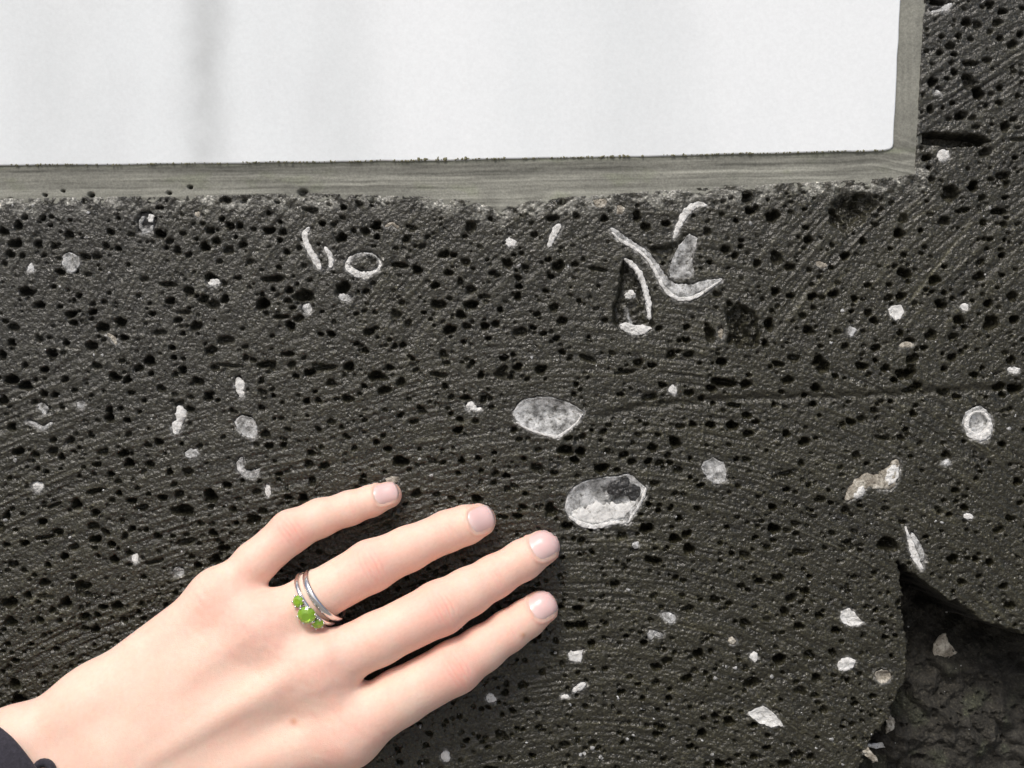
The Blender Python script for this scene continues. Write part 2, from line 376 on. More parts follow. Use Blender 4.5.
HOLES += tile(500, 370, [(300,58,14,12),(292,98,14,11),(475,95,16,10),(515,75,9),(590,110,36,18),(640,60,18,15),(745,90,22,15),(795,112,18,13),(968,57,26,20),(875,50,60,20),(835,72,24,14),(972,178,22,14),(917,220,26,22),(832,216,22,15),(760,216,18,15),(710,222,20,14),(978,250,22,15),(1010,205,16,11),(690,288,28,24),(602,308,24,16),(661,337,15),(630,367,20,15),(585,362,18,16),(487,336,22,16),(523,290,13),(520,362,18,11),(425,320,18,11),(318,325,26,20),(295,355,22,16),(145,388,34,18),(215,405,18,12),(400,382,30,11),(462,396,15,13),(55,458,18,13),(30,465,14,10),(100,488,14,10),(70,577,20,15),(200,555,26,32),(90,540,18,12),(145,540,9),(322,674,22,13),(265,610,24,10),(480,652,24,9),(577,622,30,18),(610,447,20,14),(690,488,15,13),(725,490,14,11),(672,545,11,18),(625,555,12,15),(585,530,13,16),(778,546,17,12),(705,585,18,11),(790,455,17,11),(938,458,15,9),(690,662,26,14),(745,705,30,17),(735,645,22,12),(660,700,10),(605,752,36,18),(532,705,20,14),(895,620,13,10),(868,683,14,9),(912,725,15,13),(965,730,26,18),(1008,658,13,9),(933,352,13),(970,350,18,9),(552,205,11,9),(576,215,13,10),(622,255,13,9),(545,255,16,9),(407,245,20,13),(428,218,14,10),(362,240,10),(325,262,18,11),(270,268,18,9),(75,275,16,12),(55,238,16,13),(150,315,15,13),(95,350,14,9),(260,310,32,11),(700,392,22,11),(750,350,11),(670,365,16,9),(1018,500,12),(920,140,34,12),(880,160,14,10),(840,132,14,10),(40,30,18,14),(500,8,60,10),(160,5,20),(245,740,12),(315,728,10),(365,720,12,7),(750,425,12,9)])
HOLES += tile(764, 370, [(95,38,24,16),(205,68,24,12),(40,138,13),(85,150,16,12),(160,100,14,12),(195,135,17,14),(282,25,16,12),(90,253,20,17),(165,228,12,9),(205,270,10),(160,278,26,12),(345,205,22,16),(390,195,24,20),(435,160,20,14),(462,125,16,10),(600,62,26,14),(580,80,40,16),(710,88,26,17),(760,105,20,14),(830,20,20,15),(540,18,24),(570,10,30,16),(515,40,16),(365,340,22,18),(310,215,18,11),(90,410,40,16),(90,472,16,12),(225,508,20,13),(176,457,13,9),(322,555,22,18),(35,540,20,12),(125,605,20,12),(40,620,28,12),(12,700,18,14),(145,720,40,16),(90,630,18,9),(330,680,18,14),(490,690,50,32),(540,265,18,10),(470,268,34,10),(720,335,24,15),(710,290,14,10),(755,475,18,14),(1000,440,22,16),(970,585,20,16),(925,630,22,14),(745,745,28,18),(835,745,18,12),(890,760,18),(640,660,12,10),(940,290,18,9),(930,60,26,9),(990,70,30,14),(940,95,18,8),(970,155,16,9),(890,370,12),(1010,525,14),(855,400,12,9),(600,140,14,8),(500,125,12),(300,385,13),(480,545,18,9),(380,535,14,9),(265,523,14,9),(255,475,10),(405,370,12),(320,145,12,8),(590,170,20,9),(560,235,16,9),(790,540,20,9),(730,570,14),(690,560,14,8),(540,600,12),(220,180,11,8),(190,555,10)])
HOLES += tile(0, 540, [(35,250,34,26),(40,325,34,20),(325,185,32,28),(330,215,36,14),(110,220,20,13),(175,225,40,14),(260,245,28,14),(205,278,18,13),(155,315,22,12),(235,320,14,10),(330,302,20,17),(335,350,17),(375,355,20,16),(385,298,16,13),(405,265,18,13),(465,262,26,20),(490,318,16,15),(58,570,30,20),(75,635,40,24),(155,540,13,16),(35,500,14,12),(10,522,12),(62,475,16,10),(175,165,24,13),(290,150,14,12),(190,100,16,14),(450,75,22,12),(417,153,10,8),(50,95,22,12),(780,100,20,12),(850,70,22,11),(560,255,18,12),(30,410,16,8),(120,410,13,8),(220,430,13,8),(280,455,12),(12,440,10),(170,430,9),(105,700,12),(600,90,40,10)])
HOLES += tile(360, 573, [(1002,45,18,12),(860,142,20,15),(790,135,15,13),(880,205,24,15),(910,278,18,12),(765,318,15,12),(555,640,28,20),(600,543,16,11),(655,503,14,12),(570,475,16,12),(700,555,13,9),(620,615,14,10),(825,205,22,12),(650,345,14,9),(770,265,15,10),(640,440,22,11),(390,565,14,9),(260,680,14),(155,745,14),(330,600,10),(500,690,12),(760,690,10),(720,620,14,9),(420,660,14,9),(700,250,16,10),(715,395,14,9),(560,560,11),(680,720,16,10),(590,735,13)])
HOLES += tile(560, 573, [(218,45,20,15),(456,20,15,14),(730,200,24,22),(940,210,22,16),(885,155,20,22,45),(610,105,22,13),(665,122,15,12),(510,138,22,13),(715,52,18,14),(785,32,20,15),(860,20,26,20),(770,135,14,9),(70,140,20,13),(80,205,28,16),(125,278,18,14),(260,250,12,10),(420,345,24,12),(380,372,24,17),(308,440,13,10),(378,435,20,17),(500,415,24,13),(530,385,18,11),(865,340,32,18),(755,435,44,24),(945,462,24,15),(1005,485,20,15),(568,577,18,14),(612,565,20,14),(668,585,28,16),(400,610,20,15),(765,600,18,14),(545,318,28,14),(15,678,24,17),(128,672,20,14),(245,672,13,10),(408,738,16,12),(630,755,26,17),(515,685,18,12),(815,690,18,12),(940,718,20,14),(990,725,20,11),(885,750,28,14),(430,495,16,11),(325,497,13,14),(240,470,18,14),(705,345,12,9),(980,320,26,12),(1010,410,18,11),(560,630,24,11),(700,720,13),(765,722,18,9),(600,250,14,9),(330,275,18,10),(560,515,8),(290,660,10),(380,635,20,9),(375,712,12),(580,755,14),(970,70,20,10),(1015,170,12,15),(910,95,24,10,45),(5,135,13),(30,455,10)])
HOLES += tile(764, 573, [(180,322,22,12),(235,540,20,12),(210,415,24,12),(225,170,16,11),(285,225,20,13),(270,310,18,10),(330,425,13),(430,485,16,10),(780,38,22,14),(945,52,20,13),(850,15,14),(970,125,24,10),(355,15,16,11),(180,15,12),(155,70,18,9),(440,148,12),(480,255,16,13),(505,330,11),(135,715,20),(185,730,16),(210,650,12,10),(360,515,16,10)])

def carve(cx, cy, rx, ry, an, depth, irr=0.26, p=2.0, q=0.85):
    """sink an irregular rounded hole into the height field"""
    m = max(rx, ry) * 1.4 + 1.5
    i0, i1 = np.searchsorted(xs, [cx - m, cx + m]); j0, j1 = np.searchsorted(ys, [cy - m, cy + m])
    if i1 - i0 < 1 or j1 - j0 < 1: return
    x = X[j0:j1, i0:i1] - cx; y = Y[j0:j1, i0:i1] - cy
    ca, sa = math.cos(R(an)), math.sin(R(an))
    p_ = x * ca - y * sa; q_ = x * sa + y * ca
    th = np.arctan2(q_, p_)
    ph = cx * 1.7 + cy * 2.3
    rad = 1 + irr * (0.5 * np.sin(2 * th + ph) + 0.35 * np.sin(3 * th + ph * 1.7) + 0.3 * np.sin(5 * th + ph * 0.6))
    t = np.sqrt((p_ / rx) ** 2 + (q_ / ry) ** 2) / rad
    t = t * (1 + 0.10 * vn(X[j0:j1, i0:i1] * 0.6, Y[j0:j1, i0:i1] * 0.6, 6))
    d = depth * np.maximum(0, 1 - np.minimum(t, 1) ** p) ** q * np.clip(1.05 - 0.75 * q_ / ry, 0.35, 1.7)
    # worn lip
    d = d + 0.35 * np.clip(1.25 - t, 0, 0.25) / 0.25 * (t >= 1)
    reg = hh[j0:j1, i0:i1]
    np.maximum(reg, d + 0.25 * np.minimum(reg, 2.0), out=reg)

def poly_sd(px, py, P):
    """signed distance to polygon, negative inside"""
    P = np.asarray(P, float); d = np.full(px.shape, 1e9); ins = np.zeros(px.shape, bool)
    n = len(P)
    for i in range(n):
        ax, ay = P[i]; bx, by = P[(i + 1) % n]
        ex, ey = bx - ax, by - ay
        t = np.clip(((px - ax) * ex + (py - ay) * ey) / (ex * ex + ey * ey + 1e-9), 0, 1)
        d = np.minimum(d, (px - ax - t * ex) ** 2 + (py - ay - t * ey) ** 2)
        c = ((ay > py) != (by > py)) & (px < (bx - ax) * (py - ay) / (by - ay + 1e-12) + ax)
        ins ^= c
    return np.where(ins, -1, 1) * np.sqrt(d)

def carve_poly(P, depth, soft, rough=0.0, grow=0.0, edge=1.5):
    P = np.asarray(P, float)
    x0, y0 = P.min(0) - 6 - grow; x1, y1 = P.max(0) + 6 + grow
    i0, i1 = np.searchsorted(xs, [x0, x1]); j0, j1 = np.searchsorted(ys, [y0, y1])
    x = X[j0:j1, i0:i1]; y = Y[j0:j1, i0:i1]
    sd = poly_sd(x, y, P) - grow + edge * vn(x * 0.25, y * 0.25, 8)
    t = ss(0, soft, -sd)
    d = depth * t
    if rough: d = d + rough * t * (fbm(x * 0.13, y * 0.13, 4, 21) + 0.1)
    reg = hh[j0:j1, i0:i1]
    np.maximum(reg, np.maximum(d, 0), out=reg)

# --- grinding marks
def passes(cx, cy, sd):
    r = np.sqrt((X - cx) ** 2 + (Y - cy) ** 2); an = np.arctan2(Y - cy, X - cx)
    rw = r + 1.5 * vn(X * 0.02, Y * 0.02, sd + 40)
    L = an * 700
    a1 = vn(rw * 0.36, L * 0.014, sd); a2 = vn(rw * 0.15, L * 0.008, sd + 5); a3 = vn(rw * 0.5, L * 0.045, sd + 7)
    g = vn(rw * 0.33, L * 0.02, sd + 9)
    scr = np.clip(g - 0.55, 0, 1) * 2.2          # single deeper scratches
    return 0.5 * a1 + 0.45 * a2 + 0.4 * a3, scr
wob = 60 * vn(X * 0.008, Y * 0.008, 31)
k2 = ss(690, 800, X + wob) * (1 - ss(330, 440, Y + wob))
k4 = (1 - ss(290, 400, Y + wob)) * (1 - ss(560, 720, X + wob))
k3 = (1 - ss(220, 380, X + wob)) * ss(330, 430, Y + wob)
k1 = np.clip(1 - k2 - k3 - k4, 0, 1)
marks = np.zeros_like(X); scr = np.zeros_like(X)
for k, (cx, cy, sd_) in ((k1, (590, 1050, 1)), (k2, (1500, 860, 2)), (k3, (510, 1578, 3)), (k4, (933, 750, 4))):
    m_, s_ = passes(cx, cy, sd_); marks += k * m_; scr += k * s_
lowf = fbm(X * 0.006, Y * 0.006, 3, 50)
midf = fbm(X * 0.05, Y * 0.05, 3, 55)
fine = fbm(X * 0.22, Y * 0.22, 3, 60)
grain = fbm(X * 0.40, Y * 0.40, 2, 62)
surf = 1.45 * marks * (0.7 + 0.4 * vn(X * 0.02, Y * 0.02, 33)) - 0.5 * scr + 0.7 * midf + 0.55 * fine + 0.5 * grain

# --- named scratches
def scratch(x0, y0, x1, y1, wd, dp):
    ex, ey = x1 - x0, y1 - y0; L2 = ex * ex + ey * ey
    t = ((X - x0) * ex + (Y - y0) * ey) / L2
    dd = np.abs((X - x0) * ey - (Y - y0) * ex) / math.sqrt(L2)
    return dp * np.exp(-(dd / wd) ** 2) * ((t > 0) & (t < 1)) * (0.6 + 0.4 * vn(t * 14, t * 0, 3))
scr_w = np.zeros_like(X)
for a_ in ((972, 221, 908, 304, 1.6, 1), (851, 267, 819, 300, 1.2, 1), (933, 209, 912, 219, 1.6, 1), (668, 622, 716, 634, 0.9, 0.9),
           (619, 672, 640, 682, 1.1, 0.9), (800, 250, 766, 291, 0.9, 0.7), (10, 345, 84, 349, 0.9, 0.6), (690, 275, 640, 330, 0.8, .5),
           (60, 488, 120, 487, 0.8, .5), (969, 516, 1000, 517, 0.9, .6)):
    scr_w += scratch(*a_)
surf = surf * (1 - 0.7 * np.clip(scr_w, 0, 1)) + 0.9 * scr_w

# --- saw ledges
def ledge(pts, depth, wd, below):
    pts = np.array(pts, float)
    yy = np.interp(X, pts[:, 0], pts[:, 1]); on = ss(pts[0, 0], pts[0, 0] + 60, X) * (1 - ss(pts[-1, 0] - 30, pts[-1, 0], X))
    dy = Y - yy + 1.5 * vn(X * 0.08, Y * 0.08, 77)
    return on * (depth * np.exp(-(dy / wd) ** 2) + below * ss(-1, 3, dy) * (1 - ss(10, 80, dy)))
surf += ledge([(575, 420), (650, 405), (760, 398), (900, 394), (1080, 384)], 2.6, 3.2, 1.2)
surf += ledge([(660, 716), (720, 697), (800, 668), (900, 648), (960, 640)], 1.2, 6.0, 0.8)

# --- vesicles
for (x, y, rx, ry, an) in HOLES:
    if rx < 8.5 and ry < 0.78 * rx:
        y += (0.78 * rx - ry) * 0.6; ry = 0.78 * rx
    rm = min(rx, ry)
    carve(x, y, rx * 0.92, ry * 0.97, an, min(2.1 * rm + 1.6, 16) * random.choice((0.65, 0.8, 0.95, 1.1, 1.25)))
def dens(x, y):
    f = 1.0
    if x > 560 and y > 420: f = 0.8
    return f
cnt = 0
while cnt < 1500:                     # small round pores between the larger ones
    x = rng.uniform(-6, 1030); y = rng.uniform(-6, 774)
    if x < 905 and y < j_bot(x) - 4: continue
    if y > 500 or rng.random() < 0.55:
        cnt += 1
        r = rng.uniform(1.5, 2.9)
        carve(x, y, r * rng.uniform(1.0, 1.35), r, rng.uniform(-30, 30), r * rng.uniform(1.5, 2.6), 0.2)
cnt = 0
while cnt < 4200:                     # the finest pores
    x = rng.uniform(-6, 1030); y = rng.uniform(-6, 774)
    if x < 890 and y < 175: continue
    cnt += 1
    r = 0.75 + 1.5 * rng.random() ** 2.2
    carve(x, y, r * rng.uniform(1.0, 1.6), r, rng.uniform(-40, 40), r * rng.uniform(1.0, 1.9), 0.3)
cnt = 0
while cnt < 1500:                     # the rest of the block, round the picture
    x = rng.uniform(-420, 1450); y = rng.uniform(-420, 1190)
    if -4 < x < 1028 and -4 < y < 772: continue
    if x < 890 and y < 175: continue
    cnt += 1
    r = rng.uniform(3.5, 8)
    carve(x, y, r * rng.uniform(1, 1.5), r, rng.uniform(-30, 30), r * 1.7)

def tp(ox, oy, L): return [(ox + x * TZ, oy + y * TZ) for x, y in L]
# slot beside the joint corner
carve_poly(tp(764, 0, [(600,535),(660,512),(740,522),(860,530),(900,555),(860,575),(740,582),(640,574),(600,567)]), 26, 3, 3, 0, 1.0)
# rough burst cavities
carve_poly(tp(764, 180, [(280,60),(330,40),(420,45),(465,100),(420,140),(380,190),(330,215),(255,175),(250,120)]), 11, 7, 14, 0.5)
carve_poly(tp(500, 180, [(880,500),(940,480),(1010,520),(1030,600),(1020,660),(940,670),(890,640),(900,580)]), 8, 5, 15, 0.5)
# hollow above the long crescent, and the lens-shaped cavity
carve_poly(tp(500, 180, [(520,245),(600,255),(690,240),(720,200),(760,200),(700,300),(670,340),(610,300),(560,270)]), 6.5, 7, 5, 0)
carve_poly(tp(500, 180, [(480,300),(520,305),(570,365),(605,470),(608,575),(560,620),(480,600),(440,560),(445,500),(465,420)]), 13, 5, 5, 0.5)
# chipped corner
CH = [(895,556),(914,574),(938,590),(962,606),(986,622),(1012,630),(1060,640),(1240,655),(1240,1100),(835,1100),(846,790),(862,756),(884,722),(900,694),(907,660),(905,630),(901,596)]
sdc = poly_sd(X, Y, CH) + 3.0 * vn(X * 0.12, Y * 0.12, 91) + 1.5 * vn(X * 0.4, Y * 0.4, 92)
line = (Y - 560) - (X - 895) * 0.70           # distance below the upper lip
ld = np.maximum(line, 0) * 0.82 + 6 * vn(X * 0.06, Y * 0.06, 95)
dep = 50 + 32 * np.exp(-(ld / 60) ** 2) + 26 * np.exp(-(np.maximum(-sdc, 0) / 30) ** 2) + 22 * np.abs(fbm(X * 0.02, Y * 0.02, 2, 97)) - 14 * np.abs(fbm(X * 0.05, Y * 0.05, 2, 98)) + 4 * fbm(X * 0.12, Y * 0.12, 3, 99) + 0.8 * fine + 0.9 * grain
chip_t = ss(0, 9, -sdc)
hh = np.where(chip_t > 0, np.maximum(hh * (1 - chip_t), chip_t * (np.maximum(dep, 2) + 1.0 * hh)), hh)
chipm = ss(-1, 4, -sdc)

# ---------------------------------------------------------------- mineral fillings: outlines first, so the rock is carved for them
FILL = []        # (kind, data, depth profile, material, sits)
def ell(ox, oy, cx, cy, rx, ry, an=0.0, n=18, irr=0.13):
    ph = random.uniform(0, 6)
    out = []
    for i in range(n):
        t = 2 * math.pi * i / n
        k = 1 + irr * (0.6 * math.sin(2 * t + ph) + 0.5 * math.sin(3 * t + 2 * ph) + 0.4 * math.sin(7 * t + ph))
        x, y = rx * k * math.cos(t), ry * k * math.sin(t)
        ca, sa = math.cos(R(an)), math.sin(R(an))
        out.append((ox + (cx + x * ca + y * sa) * TZ, oy + (cy - x * sa + y * ca) * TZ))
    return out
def arc(o_, cx, cy, rx, ry, spec, m, base):
    P, wd = [], []
    for an, w_ in spec:
        P.append((o_[0] + (cx + rx * math.cos(R(an))) * TZ, o_[1] + (cy + ry * math.sin(R(an))) * TZ)); wd.append(w_)
    ribbon(P, wd, m, base)
def blob(P, prof='flat', depth=2.0, m=None, base=0.0): FILL.append(('blob', P, prof, depth, m or m_white, base))
def ribbon(P, wd, m=None, base=0.0, prof='flat', depth=1.0): FILL.append(('rib', (P, [w_ * TZ for w_ in wd]), prof, depth, m or m_white, base))
A = (0, 180); B = (250, 180); Ct = (500, 180); Dt = (764, 0); E = (764, 180); Ft = (0, 370); G = (250, 365); Ht = (500, 370); I = (764, 370); J = (0, 540); K = (360, 573); L_ = (560, 573); M_ = (764, 573)
# large shells
blob(tp(*Ht, [(50,165),(75,130),(100,115),(150,106),(200,108),(260,125),(300,145),(332,166),(310,200),(285,228),(250,250),(225,266),(185,255),(150,240),(110,228),(75,212),(55,190)]), 'dish', 7.5, m_grey, 0.6)  # grey is partly dirty mineral, partly painted shade in the bowl
blob(tp(*Ht, [(255,548),(262,510),(275,480),(300,458),(330,440),(375,430),(420,424),(460,420),(500,410),(525,420),(548,440),(574,465),(566,500),(545,535),(525,570),(503,607),(470,600),(430,605),(400,618),(370,622),(335,615),(300,600),(275,580)]), 'dish', 10.0, m_grey, 0.6)  # grey is partly the mineral's own, partly painted shade of the upper wall
ribbon(tp(*Ht, [(272,562),(300,572),(345,575),(400,568),(450,560),(500,548),(535,518)]), [16, 44, 74, 84, 76, 50, 20], m_white, 3.2)  # white lower wall: partly mineral colour, partly painted light
ribbon(tp(*Ht, [(62,205),(90,222),(130,240),(170,254),(225,266),(260,244),(300,212),(330,168)]), [6, 10, 12, 10, 16, 12, 9, 5], m_white, 0.0)  # this and the next two white rims paint light on the lower edges
ribbon(tp(*Ht, [(574,462),(566,500),(545,538),(522,572),(504,604)]), [10, 16, 12, 10, 8], m_white, 0.0)
ribbon(tp(*Ht, [(270,575),(300,598),(340,615),(380,620),(430,604),(490,602)]), [8, 16, 22, 20, 16, 8], m_white, 0.2)
blob(tp(*Ht, [(792,385),(805,362),(840,346),(880,362),(893,395),(888,440),(850,452),(815,425)]), 'dish', 3, m_grey, 0.2)
blob(ell(*I, 845, 215, 62, 67), 'dish', 3.5, m_grey, 0.8)
arc(I, 845, 215, 47, 52, [(d_, 22 + 12 * math.sin(R(d_))) for d_ in range(-80, 281, 30)], m_white, 0.0)
blob(ell(*B, 450, 322, 84, 62, 5), 'flat', 1, m_basalt, 9)
arc(B, 448, 328, 62, 40, [(d_, 13) for d_ in range(-95, 271, 30)], m_grey, 3.0)
arc(B, 448, 330, 66, 44, [(-20, 7), (5, 12), (30, 18), (55, 20), (80, 26), (105, 30), (130, 30), (155, 30), (180, 24), (205, 16), (225, 7)], m_white, 2.2)
blob(ell(*Ft, 982, 366, 56, 58, -25), 'flat', 1, m_basalt, 10)
arc(Ft, 985, 372, 42, 42, [(20, 8), (50, 26), (80, 40), (105, 36), (130, 30), (155, 36), (180, 34), (205, 24), (225, 8)], m_grey, 2.4)
blob(ell(*Ft, 970, 225, 52, 38, -38), 'dish', 3, m_grey, 0.8)
ribbon(tp(*Ft, [(700,140),(712,170),(708,200),(692,228),(695,258)]), [30, 48, 42, 44, 26], m_white, 1.2)
ribbon(tp(*Ft, [(935,28),(942,60),(944,85),(955,112)]), [26, 44, 34, 22], m_white, 2.0)
blob(ell(*Ft, 148, 460, 22, 20), 'flat', 1, m_white, 2.0)
blob(ell(*Ft, 168, 152, 17, 26, 15), 'flat', 1, m_grey, 1.2)
blob(ell(*Ft, 318, 140, 18, 17), 'flat', 1, m_grey, 0.8)
ribbon(tp(*Ft, [(105,202),(135,215),(170,232),(205,208)]), [12, 18, 18, 16], m_grey, 0.8)
blob(ell(*Ft, 755, 330, 26, 20), 'flat', 1, m_grey, 0.4)
blob(ell(*Ft, 530, 745, 17, 20), 'flat', 1, m_white, 2.2)
blob(ell(*J, 702, 128, 24, 18), 'dish', 2, m_grey, 1.0)
blob(ell(*G, 70, 497, 12, 26, 10), 'flat', 1, m_white, 1.6)
ribbon(tp(*G, [(848,165),(868,160),(890,178),(915,172)]), [18, 40, 22, 16], m_white, 1.4)
blob(tp(*Ht, [(425,470),(440,445),(475,428),(505,414),(530,428),(550,446),(556,478),(545,512),(530,528),(505,500),(470,495),(430,492)]), 'flat', 2.0, m_basalt, 3.2)  # dark lump painting in the shadowed hollow of the second shell
blob(ell(*G, 562, 452, 26, 15), 'flat', 1, m_tan, 0.2)
# upper left
blob(ell(*A, 278, 325, 32, 42, -10), 'dish', 3, m_grey, 0.2)
blob(ell(*A, 120, 348, 14, 18), 'flat', 1, m_grey, 0.2)
blob(ell(*A, 575, 170, 40, 46), 'flat', 1, m_basalt, 5)
arc(A, 575, 172, 26, 30, [(10, 8), (60, 24), (100, 30), (140, 20), (190, 10), (230, 16), (255, 8)], m_grey, 1.6)
blob(ell(*A, 592, 148, 13, 15), 'flat', 1, m_white, 1.4)
blob(ell(*A, 842, 405, 26, 15), 'flat', 1, m_white, 2.4)
ribbon(tp(*A, [(420,605),(445,622),(458,650)]), [10, 20, 12], m_tan, 0.6)
blob(ell(*A, 778, 135, 12, 11), 'flat', 1, m_tan, 0.2)
ribbon(tp(*B, [(235,185),(215,208),(218,245),(240,285),(262,325),(278,355)]), [14, 30, 26, 28, 28, 16], m_white, 0.4)
ribbon(tp(*B, [(292,262),(312,292),(320,320),(316,348)]), [14, 22, 22, 18], m_white, 0.4)
blob(ell(*B, 222, 508, 24, 24), 'flat', 1, m_grey, 5)
blob(ell(*B, 372, 465, 28, 20), 'flat', 1, m_grey, 5)
ribbon(tp(*B, [(530,185),(560,170),(588,190)]), [12, 16, 14], m_tan, 0.4)
# upper middle
ribbon(tp(*Ct, [(436,188),(460,212),(490,238),(530,258),(565,280),(600,320),(632,372),(655,408),(690,432),(735,436),(790,420),(835,404),(878,390)]), [12, 30, 34, 28, 26, 30, 34, 46, 52, 56, 46, 30, 6], m_grey, 0.6)
ribbon(tp(*Ct, [(440,205),(470,236),(520,262),(556,286),(590,322),(618,372),(640,418),(668,448),(705,470),(755,466),(800,444),(840,416),(874,393)]), [8, 14, 15, 14, 16, 17, 17, 20, 22, 20, 16, 10, 4], m_white, -0.5)
blob(tp(*Ct, [(745,212),(782,228),(770,262),(755,300),(762,345),(760,385),(715,392),(668,385),(672,330),(690,290),(712,252)]), 'dish', 3, m_grey, 0.8)
ribbon(tp(*Ct, [(683,232),(694,205),(705,178),(722,145),(745,115),(775,96),(818,100)]), [10, 20, 26, 34, 38, 32, 12], m_white, 0.3)
ribbon(tp(*Ct, [(488,308),(515,325),(545,358),(562,395),(576,440),(588,490),(590,550)]), [10, 20, 26, 24, 22, 22, 16], m_white, 0.3)
blob(tp(*Ct, [(470,572),(500,560),(540,572),(570,570),(600,585),(570,606),(540,614),(505,600),(480,588)]), 'flat', 1, m_white, 1.0)
blob(ell(*Ct, 515, 450, 22, 18), 'flat', 1, m_white, 5)
ribbon(tp(*Ct, [(500,500),(505,535),(520,570)]), [10, 14, 18], m_grey, 4)
blob(ell(*Ct, 42, 245, 20, 20), 'flat', 1, m_white, 0.2)
ribbon(tp(*Ct, [(238,172),(222,192),(208,225),(190,268)]), [22, 36, 32, 16], m_white, 0.4)
blob(ell(*Ct, 475, 118, 18, 18), 'flat', 1, m_tan, 0.3)
blob(ell(*Ct, 395, 92, 26, 20), 'flat', 1, m_tan, 0.3)
blob(ell(*Ct, 870, 605, 14, 22), 'flat', 1, m_tan, 3)
# right
ribbon(tp(*Dt, [(655,48),(690,44),(722,32),(742,10)]), [10, 20, 30, 16], m_grey, 1.0)
blob(ell(*Dt, 706, 612, 24, 28, -20), 'flat', 1, m_white, 0.4)
blob(ell(*Dt, 684, 362, 14, 12), 'flat', 1, m_grey, 3)
blob(ell(*E, 522, 520, 27, 32), 'dish', 1.5, m_white, 0.2)
blob(ell(*E, 225, 335, 22, 14), 'flat', 1, m_tan, 0.2)
blob(ell(*E, 345, 596, 16, 20), 'flat', 1, m_grey, 0.2)
blob(ell(*E, 562, 650, 30, 12), 'flat', 1, m_tan, 0.4)
blob(ell(*E, 790, 500, 18, 15), 'flat', 1, m_white, 0.4)
blob(ell(*E, 985, 750, 28, 13), 'flat', 1, m_white, 0.4)
ribbon(tp(*I, [(322,515),(352,480),(378,450),(410,432),(450,445),(478,438),(500,415),(514,385),(525,352)]), [20, 48, 60, 56, 60, 90, 70, 48, 30], m_tan, 0.2)
blob(ell(*I, 505, 412, 24, 44, -18), 'flat', 1.5, m_white, -0.6)
blob(ell(*I, 372, 482, 34, 17, 42), 'flat', 1.2, m_white, -0.5)
ribbon(tp(*I, [(585,640),(600,680),(618,720),(630,760)]), [14, 34, 40, 20], m_grey, 2.6)
ribbon(tp(*I, [(557,615),(572,660),(585,705),(600,745),(625,790)]), [8, 18, 26, 34, 20], m_white, 1.0)
blob(ell(*I, 805, 576, 20, 12), 'flat', 1, m_white, 0.2)
blob(ell(*I, 720, 366, 19, 14), 'flat', 1, m_grey, 0.5)
blob(ell(*Ht, 682, 76, 18, 18), 'flat', 1, m_white, 0.6)
blob(ell(*Ht, 535, 690, 12, 15), 'flat', 1, m_grey, 0.4)
# lower right
blob(tp(*L_, [(738,556),(765,540),(800,524),(830,545),(852,562),(870,585),(882,604),(850,602),(830,610),(800,595),(775,585)]), 'dish', 2, m_white, 0.3)
blob(ell(*L_, 430, 176, 34, 17, -25), 'flat', 1, m_grey, 0.2)
ribbon(tp(*L_, [(352,265),(362,235),(378,240),(408,248)]), [20, 36, 26, 18], m_grey, 0.2)
blob(ell(*L_, 678, 268, 15, 16), 'flat', 1, m_tan, 0.2)
blob(ell(*L_, 765, 330, 18, 18), 'flat', 1, m_white, 0.3)
blob(tp(*K, [(820,320),(830,305),(850,310),(880,302),(876,330),(870,352),(845,348),(822,342)]), 'flat', 1, m_white, 0.2)
blob(ell(*K, 515, 495, 20, 18), 'flat', 1, m_white, 0.2)
ribbon(tp(*K, [(836,468),(862,452),(890,436)]), [14, 28, 20], m_white, 0.2)
blob(ell(*K, 338, 722, 18, 22), 'flat', 1, m_white, 0.3)
blob(ell(*K, 808, 488, 16, 9), 'flat', 1, m_white, 0.2)
blob(tp(*M_, [(300,175),(305,150),(335,138),(358,155),(372,175),(398,198),(370,208),(340,210),(312,200)]), 'dish', 1.8, m_white, 0.3)
blob(ell(*M_, 325, 360, 38, 23, 12), 'flat', 1, m_white, 0.3)
blob(ell(*M_, 470, 410, 30, 30), 'dish', 4, m_tan, 0.5)
# inside the chipped corner they stand on the broken face
def chip_depth(u, v):
    i = min(len(xs) - 1, np.searchsorted(xs, u)); j = min(len(ys) - 1, np.searchsorted(ys, v))
    return float(hh[max(0, j - 4):j + 5, max(0, i - 4):i + 5].min())
def chipblob(ox, oy, P, m):
    P = tp(ox, oy, P); c = np.mean(P, 0)
    FILL.append(('blob', P, 'flat', 1.0, m, chip_depth(*c) - 2.5))
chipblob(*M_, [(755,335),(780,300),(805,293),(812,322),(835,345),(852,368),(815,392),(785,418),(758,410)], m_tan)
chipblob(*M_, [(585,300),(605,285),(630,315),(622,360),(598,375),(582,345)], m_grey)
chipblob(*M_, [(388,705),(410,688),(430,712),(450,740),(428,745),(405,722)], m_tan)
chipblob(*M_, [(455,730),(490,735),(535,725),(540,745),(500,752),(465,745)], m_white)
chipblob(*M_, [(520,605),(560,615),(580,640),(570,670),(540,690),(545,650)], m_tan)

